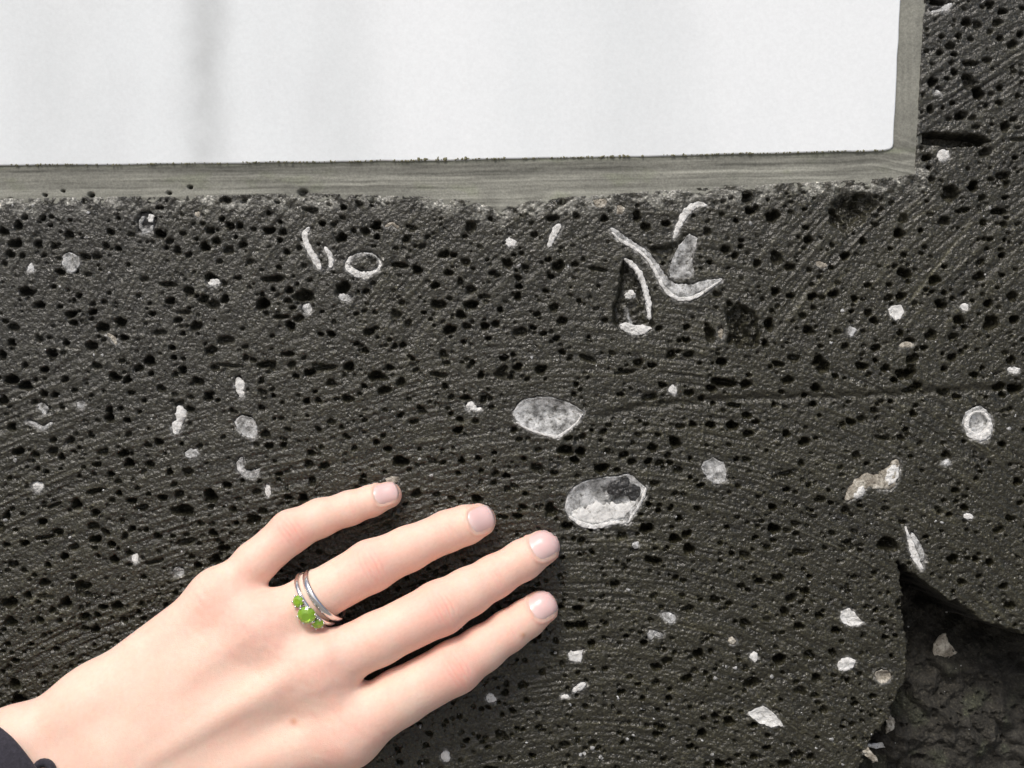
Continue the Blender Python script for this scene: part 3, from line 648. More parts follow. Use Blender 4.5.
HAZE = []
def outline(f):
    if f[0] == 'blob': return np.array(f[1], float)
    P, wd = f[1]; P = np.array(P, float); wd = np.array(wd)
    T = np.gradient(P, axis=0); T /= np.linalg.norm(T, axis=1)[:, None]
    Nn = np.stack([-T[:, 1], T[:, 0]], 1)
    return np.concatenate([P + Nn * wd[:, None] / 2, (P - Nn * wd[:, None] / 2)[::-1]])
for f in FILL:
    P = outline(f)
    if f[5] > 8: continue
    deep = f[5] + 3.5 + (f[3] if f[2] != 'flat' else 0.5)
    if f[4] is not m_basalt: HAZE.append(P)
    up = P.copy(); up[:, 1] -= 1.6 if f[5] > 0.7 else 0.7
    carve_poly(up, deep, 2.5, 0, 0.7, 0.6)

# sink the rock under the joint and the slab
under = ss(-1, 4, (j_bot(X) - 5) - Y) * (1 - ss(0, 3, X - (j_right(Y) - 5)))
hh = np.maximum(hh, under * 16)

rimglow = 0
depth = hh + surf * (1 - 0.75 * np.clip(hh / 3, 0, 1)) + np.clip(hh / 4, 0, 1) * 0.9 * fine
# ---- colour of the rock
base = np.ones_like(X)
base *= 1 - 0.38 * marks + 1.0 * scr + 0.10 * lowf - 0.30 * fine + 0.14 * midf - 0.35 * grain
base += 3.2 * np.clip(scr_w, 0, 1)
speck = np.clip(vn(X * 0.55, Y * 0.55, 70) * vn(X * 0.23, Y * 0.23, 71) - 0.22, 0, 1)
base += 2.2 * speck
base = np.clip(base, 0.25, 4)
warm = np.clip(ss(-100, 900, Y + 0.35 * X + 160 * lowf), 0, 1)
rock_tone = 0.039 - 0.018 * warm                    # paler at the top, darker towards the lower right
cr = base * rock_tone * (1.0 + 0.14 * warm); cg = base * rock_tone * (1.0 + 0.07 * warm); cb = base * rock_tone * (0.94 - 0.32 * warm)
# broken face: set to a darker tone, with green-grey lichen
lich = chipm * ss(0.05, 0.5, fbm(X * 0.05, Y * 0.05, 4, 120)) * ss(650, 720, Y)
for k, (c_, l_) in enumerate(((0.024, 0.04), (0.022, 0.042), (0.017, 0.028))):
    arr = (cr, cg, cb)[k]
    arr[:] = arr * (1 - chipm) + chipm * (c_ * (1 + 0.6 * fine) * (1 - lich) + l_ * lich)
# old mortar dust smeared next to the joint
jd = Y - j_bot(X)
dust = np.clip(1 - np.abs(jd) / 17, 0, 1) * ss(0.05, 0.5, fbm(X * 0.09, Y * 0.13, 4, 130) + 0.22) * (X < 930) * (0.5 + 0.5 * ss(-0.2, 0.3, fine))
cr += dust * 0.36; cg += dust * 0.36; cb += dust * 0.33
for P in HAZE:
    q0 = P.min(0) - 7; q1 = P.max(0) + 7
    i0, i1 = np.searchsorted(xs, [q0[0], q1[0]]); j0, j1 = np.searchsorted(ys, [q0[1], q1[1]])
    x = X[j0:j1, i0:i1]; y = Y[j0:j1, i0:i1]
    sdp = poly_sd(x, y, P) + 2.2 * fbm(x * 0.3, y * 0.3, 3, 210)
    hz = np.clip(1 - np.maximum(sdp, 0) / 3.2, 0, 1) ** 2 * np.clip(0.5 + 0.9 * fbm(x * 0.2, y * 0.2, 3, 214), 0, 1) * 0.22
    for arr in (cr, cg, cb): arr[j0:j1, i0:i1] += hz
col = np.stack([cr, cg, cb, 1 - 0.85 * chipm], -1).reshape(-1, 4)

V = W(X, Y, -depth).reshape(-1, 3)
xc = (xs[:-1] + xs[1:]) / 2; yc = (ys[:-1] + ys[1:]) / 2
keep = ~((xc[None, :] < 905) & (yc[:, None] < 168))
F = grid_faces(len(ys), len(xs), keep)
V, F, col = compact(V, F, col)
block = empty('basalt_block', (0, 0.0, H0 - 0.26))
tag(block, 'dark pitted basalt block with white mineral spots round the marble slab', 'stone block')
def under_block(o):
    o.parent = block; o.matrix_parent_inverse = Matrix.Translation(block.location).inverted(); return o
under_block(mesh_np('stone_face', V, F, m_basalt, None, True, col))
# side returns of the block, back to the wall
bm = bmesh.new()
x0, x1, z0, z1 = (xs[0] - 512) * S, (xs[-1] - 512) * S, H0 + (384 - ys[-1]) * S, H0 + (384 - ys[0]) * S
for (a_, b_) in (((x0, z0), (x1, z0)), ((x1, z0), (x1, z1)), ((x1, z1), (x0, z1)), ((x0, z1), (x0, z0))):
    vs = [bm.verts.new((a_[0], -0.0002, a_[1])), bm.verts.new((b_[0], -0.0002, b_[1])), bm.verts.new((b_[0], 0.0765, b_[1])), bm.verts.new((a_[0], 0.0765, a_[1]))]
    bm.faces.new(vs)
under_block(obj_bm('block_side', bm, m_wall, None, False))

# ---- build the mineral fillings
def prof_depth(prof, t, depth):
    if prof == 'dish': return depth * (1 - t ** 2.2)
    if prof == 'ring': return depth * (1 - ss(0.42, 0.72, t)) - 0.25 * np.exp(-((t - 0.85) / 0.15) ** 2)
    return -0.55 * depth * (1 - t ** 2)
def build_fill(f, seed):
    kind, data, prof, depth_, m, base_ = f
    if kind == 'blob':
        P = np.array(data, float)
        # refine the outline
        n = len(P); k = 3 if n > 14 else 5
        Q = []
        for i in range(n):
            for s in range(k): Q.append(P[i] + (P[(i + 1) % n] - P[i]) * s / k)
        Q = np.array(Q)
        Q += min(0.9, 0.10 * np.ptp(Q[:, 1])) * np.stack([vn(Q[:, 0] * .55, Q[:, 1] * .55, seed), vn(Q[:, 0] * .55, Q[:, 1] * .55, seed + 3)], 1)
        c = Q.mean(0); size = np.abs(Q - c).max()
        nr = int(np.clip(size / 1.3, 5, 18)); nq = len(Q)
        ts = np.linspace(0.04, 1, nr)[:, None] * np.ones((1, nq))
        if prof == 'ring':
            qa = np.linspace(0, 6.283, nq, endpoint=False)
            inn = 0.45 + 0.16 * vn(np.cos(qa) * 1.3 + seed, np.sin(qa) * 1.3, seed) - 0.12 * np.sin(qa)
            ts = inn[None] + (1 - inn[None]) * np.linspace(0, 1, nr)[:, None]
        pts = (c + (Q - c)[None] * ts[..., None]).reshape(-1, 2)
        t = ts.ravel()
        dd = base_ + prof_depth(prof, t, depth_)
        amp = 1.2 if size < 6 else 2.2
        dd = dd + amp * fbm(pts[:, 0] * 0.27, pts[:, 1] * 0.27, 4, seed) * (1 - 0.3 * t)
        V = W(pts[:, 0], pts[:, 1], -dd)
        # outer skirt going back into the rock
        sk = c + (Q - c) * 1.03
        V = np.concatenate([V, W(sk[:, 0], sk[:, 1], -(base_ + 3.0) * np.ones(nq))])
        F = []
        for r in range(nr):
            for i in range(nq):
                j = (i + 1) % nq
                F.append((r * nq + i, (r + 1) * nq + i, (r + 1) * nq + j, r * nq + j))
        V = np.concatenate([V, W(c[0:1], c[1:2], -np.array([dd[:nq].mean()]))])
        ci = len(V) - 1
        if prof != 'ring':
          for i in range(0, nq - 1, 2): F.append((ci, i, i + 1, (i + 2) % nq))
        return V, np.array(F)
    P, wd = data; P = np.array(P, float); wd = np.array(wd, float)
    tt = np.linspace(0, len(P) - 1, (len(P) - 1) * 9 + 1)
    ctr = np.stack([np.interp(tt, range(len(P)), P[:, 0]), np.interp(tt, range(len(P)), P[:, 1])], 1)
    for _ in range(5): ctr[1:-1] = (ctr[:-2] + 2 * ctr[1:-1] + ctr[2:]) / 4
    ww = np.interp(tt, range(len(P)), wd) * (1 + 0.16 * vn(tt * 1.7, tt * 0, seed))
    T = np.gradient(ctr, axis=0); T /= np.linalg.norm(T, axis=1)[:, None]
    Nn = np.stack([-T[:, 1], T[:, 0]], 1)
    nc = 11; s = np.linspace(-1, 1, nc)
    L0 = np.cumsum(np.r_[0, np.linalg.norm(np.diff(ctr, axis=0), axis=1)])
    jag = np.where(s[None] > 0, vn(L0 * 0.45, L0 * 0 + 2, seed + 1)[:, None], vn(L0 * 0.45, L0 * 0 + 7, seed + 2)[:, None])
    endr = np.sqrt(np.clip(np.minimum(L0, L0[-1] - L0) / np.maximum(ww * 0.5, 0.5), 0.02, 1))
    pts = ctr[:, None] + Nn[:, None] * (ww[:, None] / 2 * endr[:, None] * s[None] * (1 + 0.28 * jag))[..., None]
    px, py = pts[..., 0], pts[..., 1]
    dd = base_ - 0.7 * (1 - s[None] ** 2) + 1.7 * fbm(px * 0.3, py * 0.3, 4, seed) + 3.0 * (np.abs(s[None]) > 0.99)
    dd[0] += 1.5; dd[-1] += 1.5
    V = W(px, py, -dd).reshape(-1, 3)
    F = grid_faces(len(tt), nc)
    return V, F[:, ::-1]
for i, f in enumerate(FILL):
    V, F = build_fill(f, i * 5 + 200)
    rk = f[4] is m_basalt
    under_block(mesh_np('dark_cavity_fill' if rk else 'mineral_filling', V, F, f[4], None, True, np.full((len(V), 3), 0.03) if rk else None))

# ---- specks of the same mineral, too small to tell one by one
SPK = [tp(*I, [(990,180),(965,232),(675,595),(985,6),(700,600)]), tp(*L_, [(320,535),(835,410),(270,66),(430,515),(720,500),(612,415),(560,660),(600,715),(290,640),(265,655),(370,575),(100,715),(160,725),(655,370),(690,375)]),
       tp(*K, [(828,520),(1015,490),(655,668),(870,715),(955,730),(150,745),(245,750),(235,605),(385,560),(915,690)]), tp(*M_, [(265,655),(30,410),(665,270),(310,755),(205,690),(880,222),(905,218),(855,226)]),
       tp(*E, [(890,112),(265,640),(395,460),(310,515),(490,755)]), tp(*Ft, [(820,415),(60,355),(20,590),(275,660)]), tp(*A, [(345,130),(405,690),(370,690),(130,100),(430,365),(480,60),(50,100),(340,228)]), tp(*G, [(715,435),(668,370)]), tp(*Ct, [(985,170),(125,700),(20,690)])]
VV, FF = [], []
ico = bmesh.new(); bmesh.ops.create_icosphere(ico, subdivisions=1, radius=1)
iv = np.array([v.co[:] for v in ico.verts]); ifc = np.array([[v.index for v in f.verts] for f in ico.faces]); ico.free()
pts_ = [p for s_ in SPK for p in s_]
while len(pts_) < 230:
    p = (rng.uniform(0, 1024), rng.uniform(205, 768))
    pts_.append(p)
nb = 0
for k, (u, v) in enumerate(pts_):
    r = rng.uniform(1.3, 2.3) if k < 62 else rng.uniform(0.5, 1.1)
    q = iv * r * rng.uniform(0.7, 1.35, 3) + 0.25 * r * rng.standard_normal(iv.shape)
    i = min(len(xs) - 1, np.searchsorted(xs, u)); j = min(len(ys) - 1, np.searchsorted(ys, v))
    dz = float(depth[j, i])
    VV.append(W(q[:, 0] + u, q[:, 1] + v, q[:, 2] * 0.5 - dz)); FF.append(ifc + nb); nb += len(iv)
o = under_block(mesh_np('mineral_specks', np.concatenate(VV), np.concatenate(FF), m_grey)); o['kind'] = 'stuff'

# ================================================================ MORTAR JOINT
def mortar_depth(U, Vv):
    s = Vv - m_bot(U)                                   # below the marble edge
    tb = Vv - j_bot(U) - 8 * fbm(U * 0.05, Vv * 0.05, 4, 140) - 4 * fbm(U * 0.25, Vv * 0.25, 3, 142)
    tr = U - j_right(Vv) - 1.0 * fbm(U * 0.1, Vv * 0.1, 3, 144)
    corner = ss(800, 900, U)
    vert = ss(0, 22, m_bot(U) - Vv - 0 * U) * (U > 880)
    yy = s + 6 * corner * vn(U * 0.03, Vv * 0.02, 149) - 10 * ss(870, 925, U) * (1 - vert)
    st = 0.55 * vn(U * 0.004, yy * 0.2, 150) + 0.45 * vn(U * 0.009, yy * 0.42, 151) + 0.3 * vn(U * 0.03, yy * 0.9, 152)
    st = st * (1 - vert) + 0.3 * vert * vn(U * 0.3, Vv * 0.02, 155)
    d = 0.7 - 0.5 * ss(10, 38, s) * (1 - vert) - 0.8 * st - 0.35 * fbm(U * 0.2, Vv * 0.2, 3, 160)
    d = d + 5 * ss(-0.5, 2.5, tb) * (1 - vert) + 5 * ss(-0.5, 2.0, tr)
    lump = np.exp(-(((U - 505) / 14) ** 2 + ((Vv - 212) / 9) ** 2)) * 1.6
    hole = np.exp(-(((U - 491) / 3.2) ** 2 + ((Vv - 214) / 3.5) ** 2)) * 9
    for (hx, hy, hr) in ((190, 187, 2.3), (45, 195, 2), (91, 195, 3.0), (63, 191, 1.6), (169, 193, 2), (227, 200, 4), (243, 200, 3.2), (303, 193, 4.5), (358, 203, 4)):
        hole = hole + np.exp(-(((U - hx) / hr) ** 2 + ((Vv - hy) / (hr * 0.8)) ** 2) ** 2) * 13
    return d - lump + hole, st, s, vert, tb
mx = np.concatenate([np.arange(-420, -6, 4.0), np.arange(-6, 940, 1.3)])
my = np.concatenate([np.arange(-420, -6, 4.0), np.arange(-6, 236, 0.85)])
U, Vv = np.meshgrid(mx.astype(np.float32), my.astype(np.float32))
d, st, s, vert, tb = mortar_depth(U, Vv)
tone = 1 + 0.36 * st + 0.26 * fbm(U * 0.02, Vv * 0.04, 4, 170)
line_ = np.clip(vn(U * 0.004, s * 0.5, 175) - 0.35, 0, 1) * (1 - vert)      # darker trowel lines
pale = ss(24, 40, s) * (1 - vert) * ss(-0.3, 0.4, fbm(U * 0.03, Vv * 0.05, 3, 177))
band_ = s / np.maximum(j_bot(U) - m_bot(U), 8)
tone = tone * (1 - (0.20 * (1 - ss(0.28, 0.42, band_ + 0.06 * vn(U * 0.01, U * 0, 181))) - 0.22 * np.exp(-((band_ - 0.42 - 0.05 * vn(U * 0.006, U * 0, 182)) / 0.035) ** 2)) * (1 - vert))
tone = tone * (1 - 0.4 * line_) + 0.45 * pale
grn = np.clip(1 - np.abs(s) / 4, 0, 1) * (1 - vert) * 0.3 + 0.28 * ss(0.2, 0.6, fbm(U * 0.03, Vv * 0.06, 4, 180)) * (1 - vert)
mc = 0.93 * np.stack([0.238 * tone * (1 - 0.25 * grn), 0.240 * tone * (1 - 0.15 * grn), 0.208 * tone * (1 - 0.42 * grn)], -1).reshape(-1, 3)
xc = (mx[:-1] + mx[1:]) / 2; yc = (my[:-1] + my[1:]) / 2
tr_ = U - j_right(Vv)
keep = ~((xc[None] < 885) & (yc[:, None] < 148)) & ~((tb > 4.5) | (tr_ > 3.5))[:-1, :-1]
F = grid_faces(len(my), len(mx), keep)
V, F, mc = compact(W(U, Vv, -d).reshape(-1, 3), F, mc)
mortar = tag(empty('mortar_joint', (0, 0, H0 + (384 - 230) * S)), 'grey trowelled mortar joint along the lower and right edges of the marble', 'mortar joint')
def under_mortar(o):
    o.parent = mortar; o.matrix_parent_inverse = Matrix.Translation(mortar.location).inverted(); return o
under_mortar(mesh_np('joint_face', V, F, m_mortar, None, True, mc))

# ---- moss crumbs along the marble's lower edge
VV, FF, nb = [], [], 0
for k in range(420):
    u = rng.uniform(-300, 885)
    big = max(0.0, float(vn(np.array([u * 0.035]), np.array([3.0]), 190)[0])) + (0.9 if 415 < u < 520 else 0) * rng.random()
    r = 0.55 + 0.9 * rng.random() * (0.4 + big)
    v = float(m_bot(np.array([u]))[0]) + rng.uniform(-0.9, 0.3) - r * 0.6 * big
    q = iv * r * rng.uniform(0.7, 1.4, 3) + 0.3 * r * rng.standard_normal(iv.shape)
    VV.append(W(q[:, 0] + u, q[:, 1] + v, q[:, 2] * 0.4 + 1.3)); FF.append(ifc + nb); nb += len(iv)
o = under_mortar(mesh_np('moss', np.concatenate(VV), np.concatenate(FF), m_moss)); o['kind'] = 'stuff'

# ================================================================ MARBLE SLAB
Pm = []
for u in np.arange(-900, 872, 4.0): Pm.append((u, float(m_bot(np.array([u]))[0])))
cx, cy = 880.0, 138.0
yb = float(m_bot(np.array([872.0]))[0])
for (u, v) in ((879, yb - 0.3), (885, yb - 0.8), (890, yb - 2.0), (892.5, yb - 4.2), (893.4, yb - 8)): Pm.append((u, v))
for v in np.arange(134, -900, -4.0): Pm.append((float(m_right(np.array([v]))[0]), v))
Pm.append((-900, -904.0))
Pm = np.array(Pm); n = len(Pm)
T = np.roll(Pm, -1, 0) - np.roll(Pm, 1, 0); T /= np.linalg.norm(T, axis=1)[:, None]
Nin = np.stack([T[:, 1], -T[:, 0]], 1)          # points into the slab
bm = bmesh.new()
rings = []
for off, D_ in ((0, -40), (0.0, 0.2), (0.25, 0.8), (0.7, 1.2), (1.4, 1.4)):
    q = Pm + Nin * off
    rings.append([bm.verts.new(c) for c in W(q[:, 0], q[:, 1], np.full(n, D_))])
for r in range(len(rings) - 1):
    for i in range(n):
        j = (i + 1) % n
        bm.faces.new((rings[r][i], rings[r][j], rings[r + 1][j], rings[r + 1][i]))
top = bm.faces.new(rings[-1])
marb = obj_bm('marble_slab', bm, m_marble, None, True)
for p in marb.data.polygons:
    if p.area > 0.01: p.use_smooth = False
at = marb.data.color_attributes.new('tint', 'FLOAT_COLOR', 'POINT')
co_ = np.zeros(len(marb.data.vertices) * 3, np.float32); marb.data.vertices.foreach_get('co', co_)
c4 = np.ones((len(co_) // 3, 4), np.float32)
at.data.foreach_set('color', c4.ravel())
tag(marb, 'smooth white marble slab with faint grey veins, set into the dark stone', 'marble slab')

# ================================================================ PERSON (hand resting on the stone)
def J3(u, v, D, r):
    p = PW(u, v, D); return np.array(p, np.float32), r * (1 - D / CD)
arm_a = np.array([-0.82, 0.57]); arm_p = np.array([0.57, 0.82]); arm_o = np.array([47.0, 786.0])
def ap(t, p): q = arm_o + arm_a * t + arm_p * p; return float(q[0]), float(q[1])

FING = {
 'little': [(218,597,50,22),(255,563,44,22),(291,531.5,34,22),(320,518,27,19.5),(350,508,21,17.5),(371,501,17,16),(388.5,495,14,14.2)],
 'ring':   [(262,626,58,28),(316,597,52,26.0),(371,566,42,26.5),(408,549,34,23),(448,531,26,21),(466,525,22,20),(479.5,520.5,18,17.4)],
 'middle': [(316,668,62,31),(378,639,55,27.5),(440,608,44,28),(468,592,36,24.5),(494,577,27,22),(523,560,22,20.6),(542,548,18.5,18.6)],
 'index':  [(345,731,56,34),(400,697,50,29),(455,667,41,27.5),(482,649,33,23.5),(508,631,26,21.2),(526,619,21,19.6),(541,608,18.5,18.0)],
}
META = [((218,597,50,22.5),(95,702,60,33)), ((262,626,57,29),(108,728,67,35)), ((316,668,61,31),(120,757,70,36)), ((345,731,55,34),(135,790,66,36))]
JN = {k: [J3(*q) for q in L] for k, L in FING.items()}

def capsule(P, A, B_):
    a, ra = A; b, rb = B_
    ba = b - a; t = np.clip(((P - a) @ ba) / float(ba @ ba), 0, 1)
    d = P - a - t[..., None] * ba
    return np.sqrt((d * d).sum(-1)) - (ra + (rb - ra) * t)
def smin(a, b, k):
    h = np.clip(0.5 + 0.5 * (b - a) / k, 0, 1)
    return b + (a - b) * h - k * h * (1 - h)
def chain(P, js, k):
    d = None
    for A_, B_ in zip(js[:-1], js[1:]):
        c = capsule(P, A_, B_); d = c if d is None else smin(d, c, k)
    return d
uw = ap(10, -43); rw_ = ap(10, 43)
WRU = J3(*uw, 64, 40); WRR = J3(*rw_, 64, 41)
FAU = J3(*ap(330, -50), 120, 52); FAR = J3(*ap(330, 50), 120, 54)
THUMB = [J3(130, 815, 58, 34), J3(205, 868, 48, 29), J3(300, 862, 34, 25), J3(345, 856, 27, 21), J3(385, 848, 21, 17)]
def tendon(P, a, b, r): return capsule(P, J3(*a, r), J3(*b, r * 0.7))
WEBS = [J3(246, 605, 42, 17), J3(302, 640, 42, 18), J3(342, 686, 42, 18)]
def hand_sdf(P):
    P = P.astype(np.float32)
    shp = P.shape[:-1]; P = P.reshape(-1, 3)
    palm = None
    for m_, b_ in META:
        c = capsule(P, J3(*m_), J3(*b_)); palm = c if palm is None else smin(palm, c, 26)
    for A_, B_ in ((J3(*META[0][1]), WRU), (J3(*META[3][1]), WRR), (J3(*META[2][1]), J3(*ap(10, 0), 66, 41)), (WRU, WRR), (WRU, FAU), (WRR, FAR), (J3(*ap(10, 0), 66, 42), J3(*ap(330, 0), 122, 56)), (J3(217,594,48,22), J3(262,626,54,26)), (J3(262,626,54,26), J3(316,668,56,28)), (J3(316,668,56,28), J3(345,731,52,30))):
        palm = smin(palm, capsule(P, A_, B_), 24)
    # extensor tendons
    palm = smin(palm, tendon(P, (325, 655, 82), (120, 775, 95), 7.0), 12)
    palm = smin(palm, tendon(P, (255, 628, 74), (125, 728, 87), 5.0), 12)
    palm = smin(palm, tendon(P, (352, 722, 74), (160, 795, 88), 5.5), 12)
    palm = smin(palm, chain(P, THUMB, 10), 26)
    for c, r in WEBS:
        d = P - c; palm = smin(palm, np.sqrt((d * d).sum(-1)) - r, 10)
    fing = None
    for k, js in JN.items():
        lo = np.min([j[0] - j[1] for j in js], 0) - 42; hi = np.max([j[0] + j[1] for j in js], 0) + 42
        idx = np.nonzero(((P > lo) & (P < hi)).all(1))[0]
        c = np.full(len(P), 60, np.float32)
        if len(idx):
            q = P[idx]
            d = chain(q, js, 6) + 0.9
            # flat pad side where the finger presses on the stone
            c[idx] = d
        fing = c if fing is None else smin(fing, c, 2.5)
    out = smin(palm, fing, 11)
    return out.reshape(shp)

STEP = 1.55
gx = np.arange(-262, 580, STEP, dtype=np.float32); gy = np.arange(455, 990, STEP, dtype=np.float32); gz = np.arange(-6, 190, STEP, dtype=np.float32)
nx, ny, nz = len(gx), len(gy), len(gz)
vol = np.empty((nx, ny, nz), np.float32)
BK = 10                                  # only blocks near the skin are evaluated in full
def mids(n): return np.array([min(i + BK / 2, n - 1) for i in range(0, n, BK)], np.float32)
bx, by, bz = mids(nx), mids(ny), mids(nz)
cen = np.stack(np.meshgrid(gx[0] + bx * STEP, gy[0] + by * STEP, gz[0] + bz * STEP, indexing='ij'), -1)
cd_ = hand_sdf(cen)
near_b = np.abs(cd_) < BK * STEP * 1.35
for (i, j, k) in np.argwhere(~near_b):
    vol[i*BK:(i+1)*BK, j*BK:(j+1)*BK, k*BK:(k+1)*BK] = cd_[i, j, k]
todo = np.argwhere(near_b)
loc = np.stack(np.meshgrid(*[np.arange(BK)] * 3, indexing='ij'), -1).reshape(-1, 3)
for c0 in range(0, len(todo), 400):
    tdo = todo[c0:c0 + 400]
    gi = (tdo[:, None, :] * BK + loc[None]).reshape(-1, 3)
    gi = gi[(gi[:, 0] < nx) & (gi[:, 1] < ny) & (gi[:, 2] < nz)]
    pp = gi.astype(np.float32) * STEP + np.array([gx[0], gy[0], gz[0]], np.float32)
    vol[gi[:, 0], gi[:, 1], gi[:, 2]] = hand_sdf(pp)
# the arm ends inside the sleeve
def surface_nets(vol, g0, step):
    s = vol < 0
    cells = np.zeros(tuple(n - 1 for n in vol.shape), np.int8)
    for dx in (0, 1):
        for dy in (0, 1):
            for dz in (0, 1):
                cells += s[dx:vol.shape[0] - 1 + dx, dy:vol.shape[1] - 1 + dy, dz:vol.shape[2] - 1 + dz]
    act = (cells > 0) & (cells < 8)
    ci = np.argwhere(act); ids = np.full(act.shape, -1, np.int32); ids[act] = np.arange(len(ci))
    acc = np.zeros((len(ci), 3), np.float64); cnt = np.zeros(len(ci))
    corners = [(a, b, c) for a in (0, 1) for b in (0, 1) for c in (0, 1)]
    val = {c: vol[ci[:, 0] + c[0], ci[:, 1] + c[1], ci[:, 2] + c[2]] for c in corners}
    for a in corners:
        for ax in range(3):
            if a[ax] == 0:
                b = list(a); b[ax] = 1; b = tuple(b)
                va, vb = val[a], val[b]; cr = (va < 0) != (vb < 0)
                t = np.where(cr, va / np.where(cr, va - vb, 1), 0)
                p = np.array(a, float)[None].repeat(len(ci), 0); p[:, ax] += t
                acc[cr] += p[cr]; cnt[cr] += 1
    V = (ci + acc / cnt[:, None]) * step + g0
    F = []
    for ax in range(3):
        o1, o2 = (ax + 1) % 3, (ax + 2) % 3
        sl0 = [slice(None)] * 3; sl1 = [slice(None)] * 3
        sl0[ax] = slice(0, -1); sl1[ax] = slice(1, None)
        cr = s[tuple(sl0)] != s[tuple(sl1)]
        e = np.argwhere(cr)
        ok = (e[:, o1] > 0) & (e[:, o2] > 0) & (e[:, o1] < vol.shape[o1] - 1) & (e[:, o2] < vol.shape[o2] - 1)
        e = e[ok]
        def cid(d1, d2):
            q = e.copy(); q[:, o1] -= d1; q[:, o2] -= d2
            return ids[q[:, 0], q[:, 1], q[:, 2]]
        q = np.stack([cid(1, 1), cid(0, 1), cid(0, 0), cid(1, 0)], 1)
        flip = ~s[e[:, 0], e[:, 1], e[:, 2]]
        q[flip] = q[flip][:, ::-1]
        F.append(q)
    F = np.concatenate(F)
    return V, F[(F >= 0).all(1)]
HV, HF = surface_nets(vol, np.array([gx[0], gy[0], gz[0]]), STEP)
del vol
HV = HV.astype(np.float32)
# vertex normals from the field
def sdf_n(P, e=1.2):
    g = np.stack([hand_sdf(P + np.array(v, np.float32)) - hand_sdf(P - np.array(v, np.float32)) for v in ((e, 0, 0), (0, e, 0), (0, 0, e))], -1)
    return g / (np.linalg.norm(g, axis=-1, keepdims=True) + 1e-9)
HN = sdf_n(HV)
# ---- creases and colour
tint = np.tile(np.array([0.87, 0.63, 0.52], np.float32), (len(HV), 1))
red = np.zeros(len(HV), np.float32); disp = np.zeros(len(HV), np.float32)
dorsal = np.clip(HN[:, 2] * 1.3 + 0.1, 0, 1)
def fold_at(jp, ax, wid, offs, amp, curve, fade):
    """thin skin folds across a joint: offs along the finger, curved round the knuckle"""
    global disp, red
    dv = HV - jp; ln = dv @ ax
    side = np.array([-ax[1], ax[0], 0], np.float32); side /= np.linalg.norm(side)
    lat = dv @ side
    near = np.exp(-(np.linalg.norm(dv - np.outer(ln, ax), axis=1) / (wid * 1.6)) ** 4) * dorsal
    for o_, a_ in offs:
        l2 = ln - o_ - curve * np.sign(o_ + 1e-3) * (lat / wid) ** 2 * -3.0 + 0.8 * vn(lat * 0.16, o_ + lat * 0, 11)
        disp -= amp * a_ * np.exp(-(l2 / 1.25) ** 2) * near * np.exp(-(lat / (wid * fade)) ** 2)
for k, js in JN.items():
    P_, r_ = js[2]; ax = js[4][0] - js[0][0]; ax /= np.linalg.norm(ax)
    fold_at(P_, ax, r_, ((-8.5, .7), (-4, 1), (0.5, .8), (5, 1), (9.5, .6)), 1.5, 1.0, 0.62)
    red += 0.75 * np.exp(-((np.linalg.norm(HV - (P_ + np.array([0, 0, r_ * 0.6])), axis=1)) / (r_ * 0.95)) ** 2)
    P2, r2 = js[4]
    ax2 = js[6][0] - js[2][0]; ax2 /= np.linalg.norm(ax2)
    fold_at(P2, ax2, r2, ((-4, .7), (0.5, 1), (4.5, .7)), 1.0, 0.6, 0.6)
    red += 0.30 * np.exp(-((np.linalg.norm(HV - P2, axis=1)) / (r2 * 1.3)) ** 2)
    P3, r3 = js[6]
    red += 0.55 * np.exp(-((np.linalg.norm(HV - (P3 + ax2 * r3 * 0.5), axis=1)) / (r3 * 1.2)) ** 2)
    P0, r0 = js[0]
    red += 0.35 * np.exp(-((np.linalg.norm(HV - (P0 + np.array([0, 0, r0])), axis=1)) / (r0 * 1.1)) ** 2)
    red += 0.6 * np.clip(1 - np.linalg.norm(HV - js[1][0], axis=1) / 60, 0, 1) * np.clip(0.25 - HN[:, 2], 0, 1)
# skin lines over the back of the hand near the knuckles
fn = vn(HV[:, 0] * 0.09 + HV[:, 1] * 0.10, (HV[:, 0] * 0.6 - HV[:, 1] * 0.55) * 0.28, 7)
kn = np.zeros(len(HV), np.float32)
for k, js in JN.items():
    kn += np.exp(-((np.linalg.norm(HV - js[0][0], axis=1)) / 48) ** 2)
disp += 0.3 * fn * np.clip(kn, 0, 1) * dorsal
disp += 0.35 * vn(HV[:, 0] * 0.03, HV[:, 1] * 0.03, 9) * dorsal
# two small moles, a warm tone along the main tendon's lower side
for (u, v, r) in ((293, 722, 3.4), (523, 633, 2.6)):
    D_ = 88 if u < 400 else 34
    pu = PW(u, v, D_); g = np.exp(-(((HV[:, 0] - pu[0]) ** 2 + (HV[:, 1] - pu[1]) ** 2) / r ** 2)) * (HN[:, 2] > 0.2)
    tint *= (1 - g[:, None] * np.array([0.22, 0.38, 0.48])); disp += 0.7 * g
